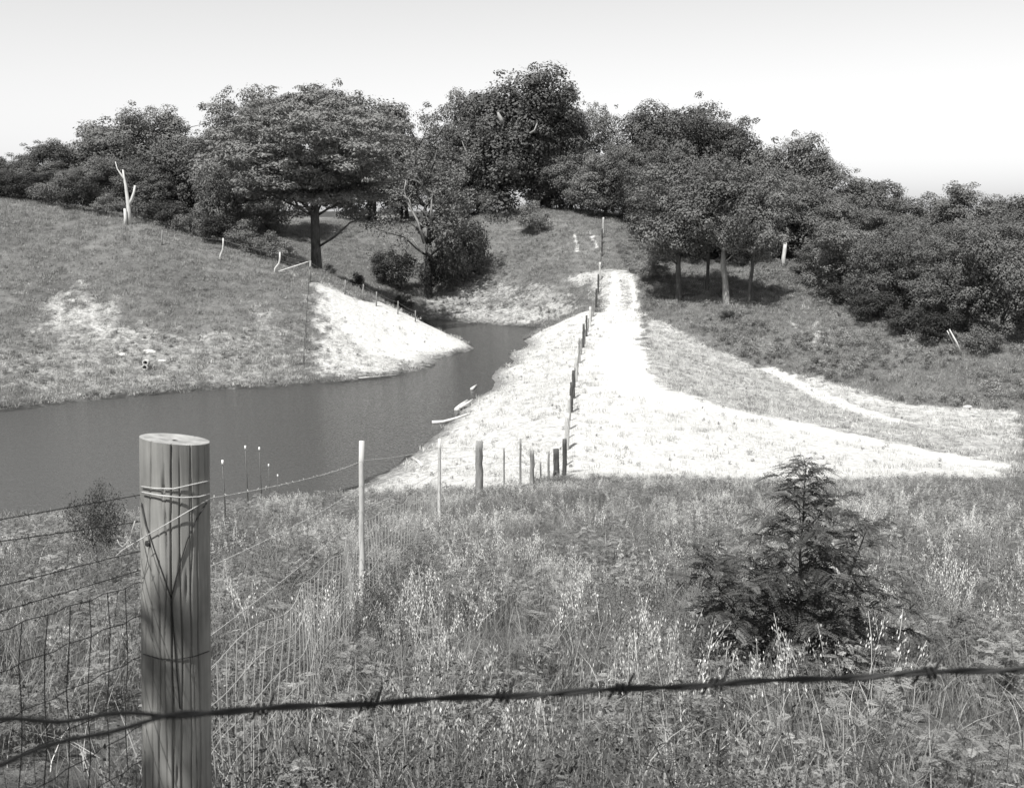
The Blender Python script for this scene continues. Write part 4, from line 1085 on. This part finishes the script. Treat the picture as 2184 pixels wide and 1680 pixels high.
# ------------------------------------------------------------------ the feathery sapling in the meadow
sd = 6.9; bx = ray(1690, 1400)[0] * sd; sz = gz(bx, sd)
sap = thing('feathery_sapling', (bx, sd, sz), 'dark feathery-leaved sapling standing alone in the foreground meadow', 'young tree')
mb = MB(); parts = []
for SH, off, lean, nb, reach in ((1.62, 0.0, 0.02, 84, 0.92), (1.15, 0.10, 0.45, 44, 0.60), (0.98, -0.12, -0.62, 46, 0.62)):
    tr = limb_path((off * .3, 0, -.1), (off + lean, rng.normal() * .1, SH), 0, 9, .12)
    mb.tube(tr, np.linspace(.02, .003, 9), 7)
    for k in range(nb):
        u = 0.06 + 0.94 * (k / (nb - 1.0)) ** 0.9; base = np.array([np.interp(u * SH, tr[:, 2], tr[:, j]) for j in range(3)])
        L = (reach * (1 - u) ** 0.8 + 0.13) * rng.uniform(.4, 1.15); a = k * 2.4 + rng.normal() * .3
        d = np.array([math.cos(a), math.sin(a), 0.3 + 0.5 * u * rng.random()])
        e_ = base + d / np.linalg.norm(d) * L; e_[2] -= 0.28 * L * rng.random()
        bp_ = limb_path(base, e_, 0.13, 7, .1); mb.tube(bp_, np.linspace(.006 * (1.1 - .7 * u), .0012, 7), 5, cap=False)
        nl = max(7, int(L / .020))
        for q in range(nl):
            w = rng.uniform(.12, 1.0); p0 = np.array([np.interp(w, np.linspace(0, 1, 7), bp_[:, j]) for j in range(3)])
            td = bp_[-1] - bp_[0]; td /= np.linalg.norm(td); sdv = np.cross(td, [0, 0, 1]); sg = 1 if q % 2 else -1
            ld = td * rng.uniform(.35, .9) + sdv * sg * rng.uniform(.4, 1.0) + np.array([0, 0, rng.normal() * .25])
            parts.append(pinnate(p0, ld, rng.uniform(.09, .17), np.array([0, 0, 1.0]) + rng.normal(size=3) * .35, 12, .028, .0042, .4, rng.uniform(.6, 1.4)))
mb.build('trunk', 'bark', sap)
v, f, tt = merge(parts); me = np_mesh('crown', v, f, tt); me.materials.append(MATS['sapling_leaf']); link('crown', me, None, sap)

# dark bare-stemmed weeds at the lower right
for X, Yb, lean, h_, lab in ((1520, 1600, -.45, .62, 'dark bare-stemmed weed leaning left below the sapling, crossing the wire'), (1560, 1610, -.08, .68, 'upright dark leafy-stemmed weed below the sapling, crossing the wire'), (1885, 1600, -.05, .45, 'short dark branching weed at the lower right of the meadow')):
    d = 3.6; x0 = ray(X, Yb)[0] * d; z0 = gz(x0, d)
    o = thing('tall_weed', (x0, d, z0), lab, 'weed')
    mb = MB(); prt = []
    st = limb_path((0, 0, -.05), (lean * h_, .05, h_), 0, 7, .15); mb.tube(st, np.linspace(.006, .002, 7), 6)
    for q in range(9):
        w = rng.uniform(.3, 1); p0 = np.array([np.interp(w, np.linspace(0, 1, 7), st[:, j]) for j in range(3)])
        e_ = p0 + np.array([rng.normal() * .09, rng.normal() * .09, rng.uniform(.05, .16)]); mb.tube(limb_path(p0, e_, 0.05, 4), np.linspace(.0025, .001, 4), 4, cap=False)
        for r_ in range(4):
            pq = p0 + (e_ - p0) * rng.uniform(.3, 1); prt.append(pinnate(pq, rng.normal(size=3) + np.array([0, 0, .6]), rng.uniform(.05, .1), np.array([0, 0, 1.0]) + rng.normal(size=3) * .4, 6, .022, .003, .3, rng.uniform(.6, 1.1)))
    mb.build('stem', 'bark', o); v, f, tt = merge(prt); me = np_mesh('leaves', v, f, tt); me.materials.append(MATS['sapling_leaf']); link('leaves', me, None, o)

# ------------------------------------------------------------------ driftwood, stones, debris
def log(pp, r, lab, name='driftwood_log', lift=0.08):
    q = []
    for X, Y in pp:
        g_ = ground(X, Y); q.append(np.array([g_.x, g_.y, max(g_.z, ZW) + lift]))
    o = thing(name, tuple(q[0]), lab, 'log')
    MB().tube(np.array(q) - q[0], np.linspace(r, r * .6, len(q)), 8).build('wood', 'dead_wood', o)
    return o
log([(922, 914), (945, 906), (970, 895), (1002, 884)], .13, 'long thin pale pole lying half in the water by the dam bank')
log([(974, 878), (985, 868), (997, 858)], .2, 'stout pale log in the pile at the edge of the water')
log([(980, 876), (996, 868), (1008, 860)], .16, 'forked pale log lying on the pile at the edge of the water', lift=.25)
log([(1006, 843), (1016, 835)], .14, 'short pale log by the water, above the log pile')
log([(880, 980), (892, 986), (900, 996)], .1, 'short grey branch on the near bank right of the water', 'fallen_branch')
log([(765, 807), (800, 804), (845, 800)], .06, 'thin dark stick along the waterline under the bare spit', 'fallen_branch', .03)
for k, (X, Y, r, lab) in enumerate(((318, 752, .55, 'largest pale stone on the left hill, above the hollow block'), (262, 757, .35, 'pale stone left of the largest stone on the left hill'), (345, 770, .3, 'flat pale stone right of the hollow block'),
                     (1855, 0, 0, ''), (2063, 868, .3, 'pale stone at the right edge, at the foot of the brush'))):
    if r == 0: continue
    g_ = ground(X, Y); bmv = unit(rng.normal(size=(40, 3))); import bmesh
    bm = bmesh.new(); bmesh.ops.create_icosphere(bm, subdivisions=2, radius=1)
    for v_ in bm.verts:
        s_ = 0.8 + 0.4 * float(vnoise([v_.co.x * 1.7 + k * 9], [v_.co.y * 1.7 + v_.co.z * 2], 91)[0]); v_.co = Vector((v_.co.x * r * s_ * 1.3, v_.co.y * r * s_, v_.co.z * r * s_ * .55))
    me = bpy.data.meshes.new('stone'); bm.to_mesh(me); bm.free(); o = link('stone', me, 'pale_stone'); o.location = g_; tag(o, lab, 'stone', 'pale stones lying on the slopes')
# pale hollow block with two dark holes
g_ = ground(311, 790); o = thing('hollow_block', g_, 'pale hollow block with two dark holes lying on the left hill above the water', 'block')
bm = bmesh.new()
def frame_ring(cx, cz):
    a = np.linspace(0, 2 * np.pi, 14, endpoint=False)
    rings = []
    for yy, ro in ((-.18, .40), (-.24, .36), (-.24, .26), (-.18, .23), (.3, .22)):
        rings.append([bm.verts.new((cx + ro * math.cos(t_), yy, cz + ro * 0.9 * math.sin(t_))) for t_ in a])
    back = [bm.verts.new((cx + .40 * math.cos(t_), .3, cz + .36 * math.sin(t_))) for t_ in a]
    for r0, r1 in zip(rings[:-1], rings[1:]):
        for j in range(14): bm.faces.new((r0[j], r0[(j + 1) % 14], r1[(j + 1) % 14], r1[j]))
    for j in range(14): bm.faces.new((back[j], back[(j + 1) % 14], rings[0][(j + 1) % 14], rings[0][j]))
    bm.faces.new(rings[-1]); bm.faces.new(back[::-1])
frame_ring(0.07, .95); frame_ring(-.05, .38)
for v_ in bm.verts: v_.co *= 0.7
me = bpy.data.meshes.new('body'); bm.to_mesh(me); bm.free(); link('body', me, 'pale_stone', o)
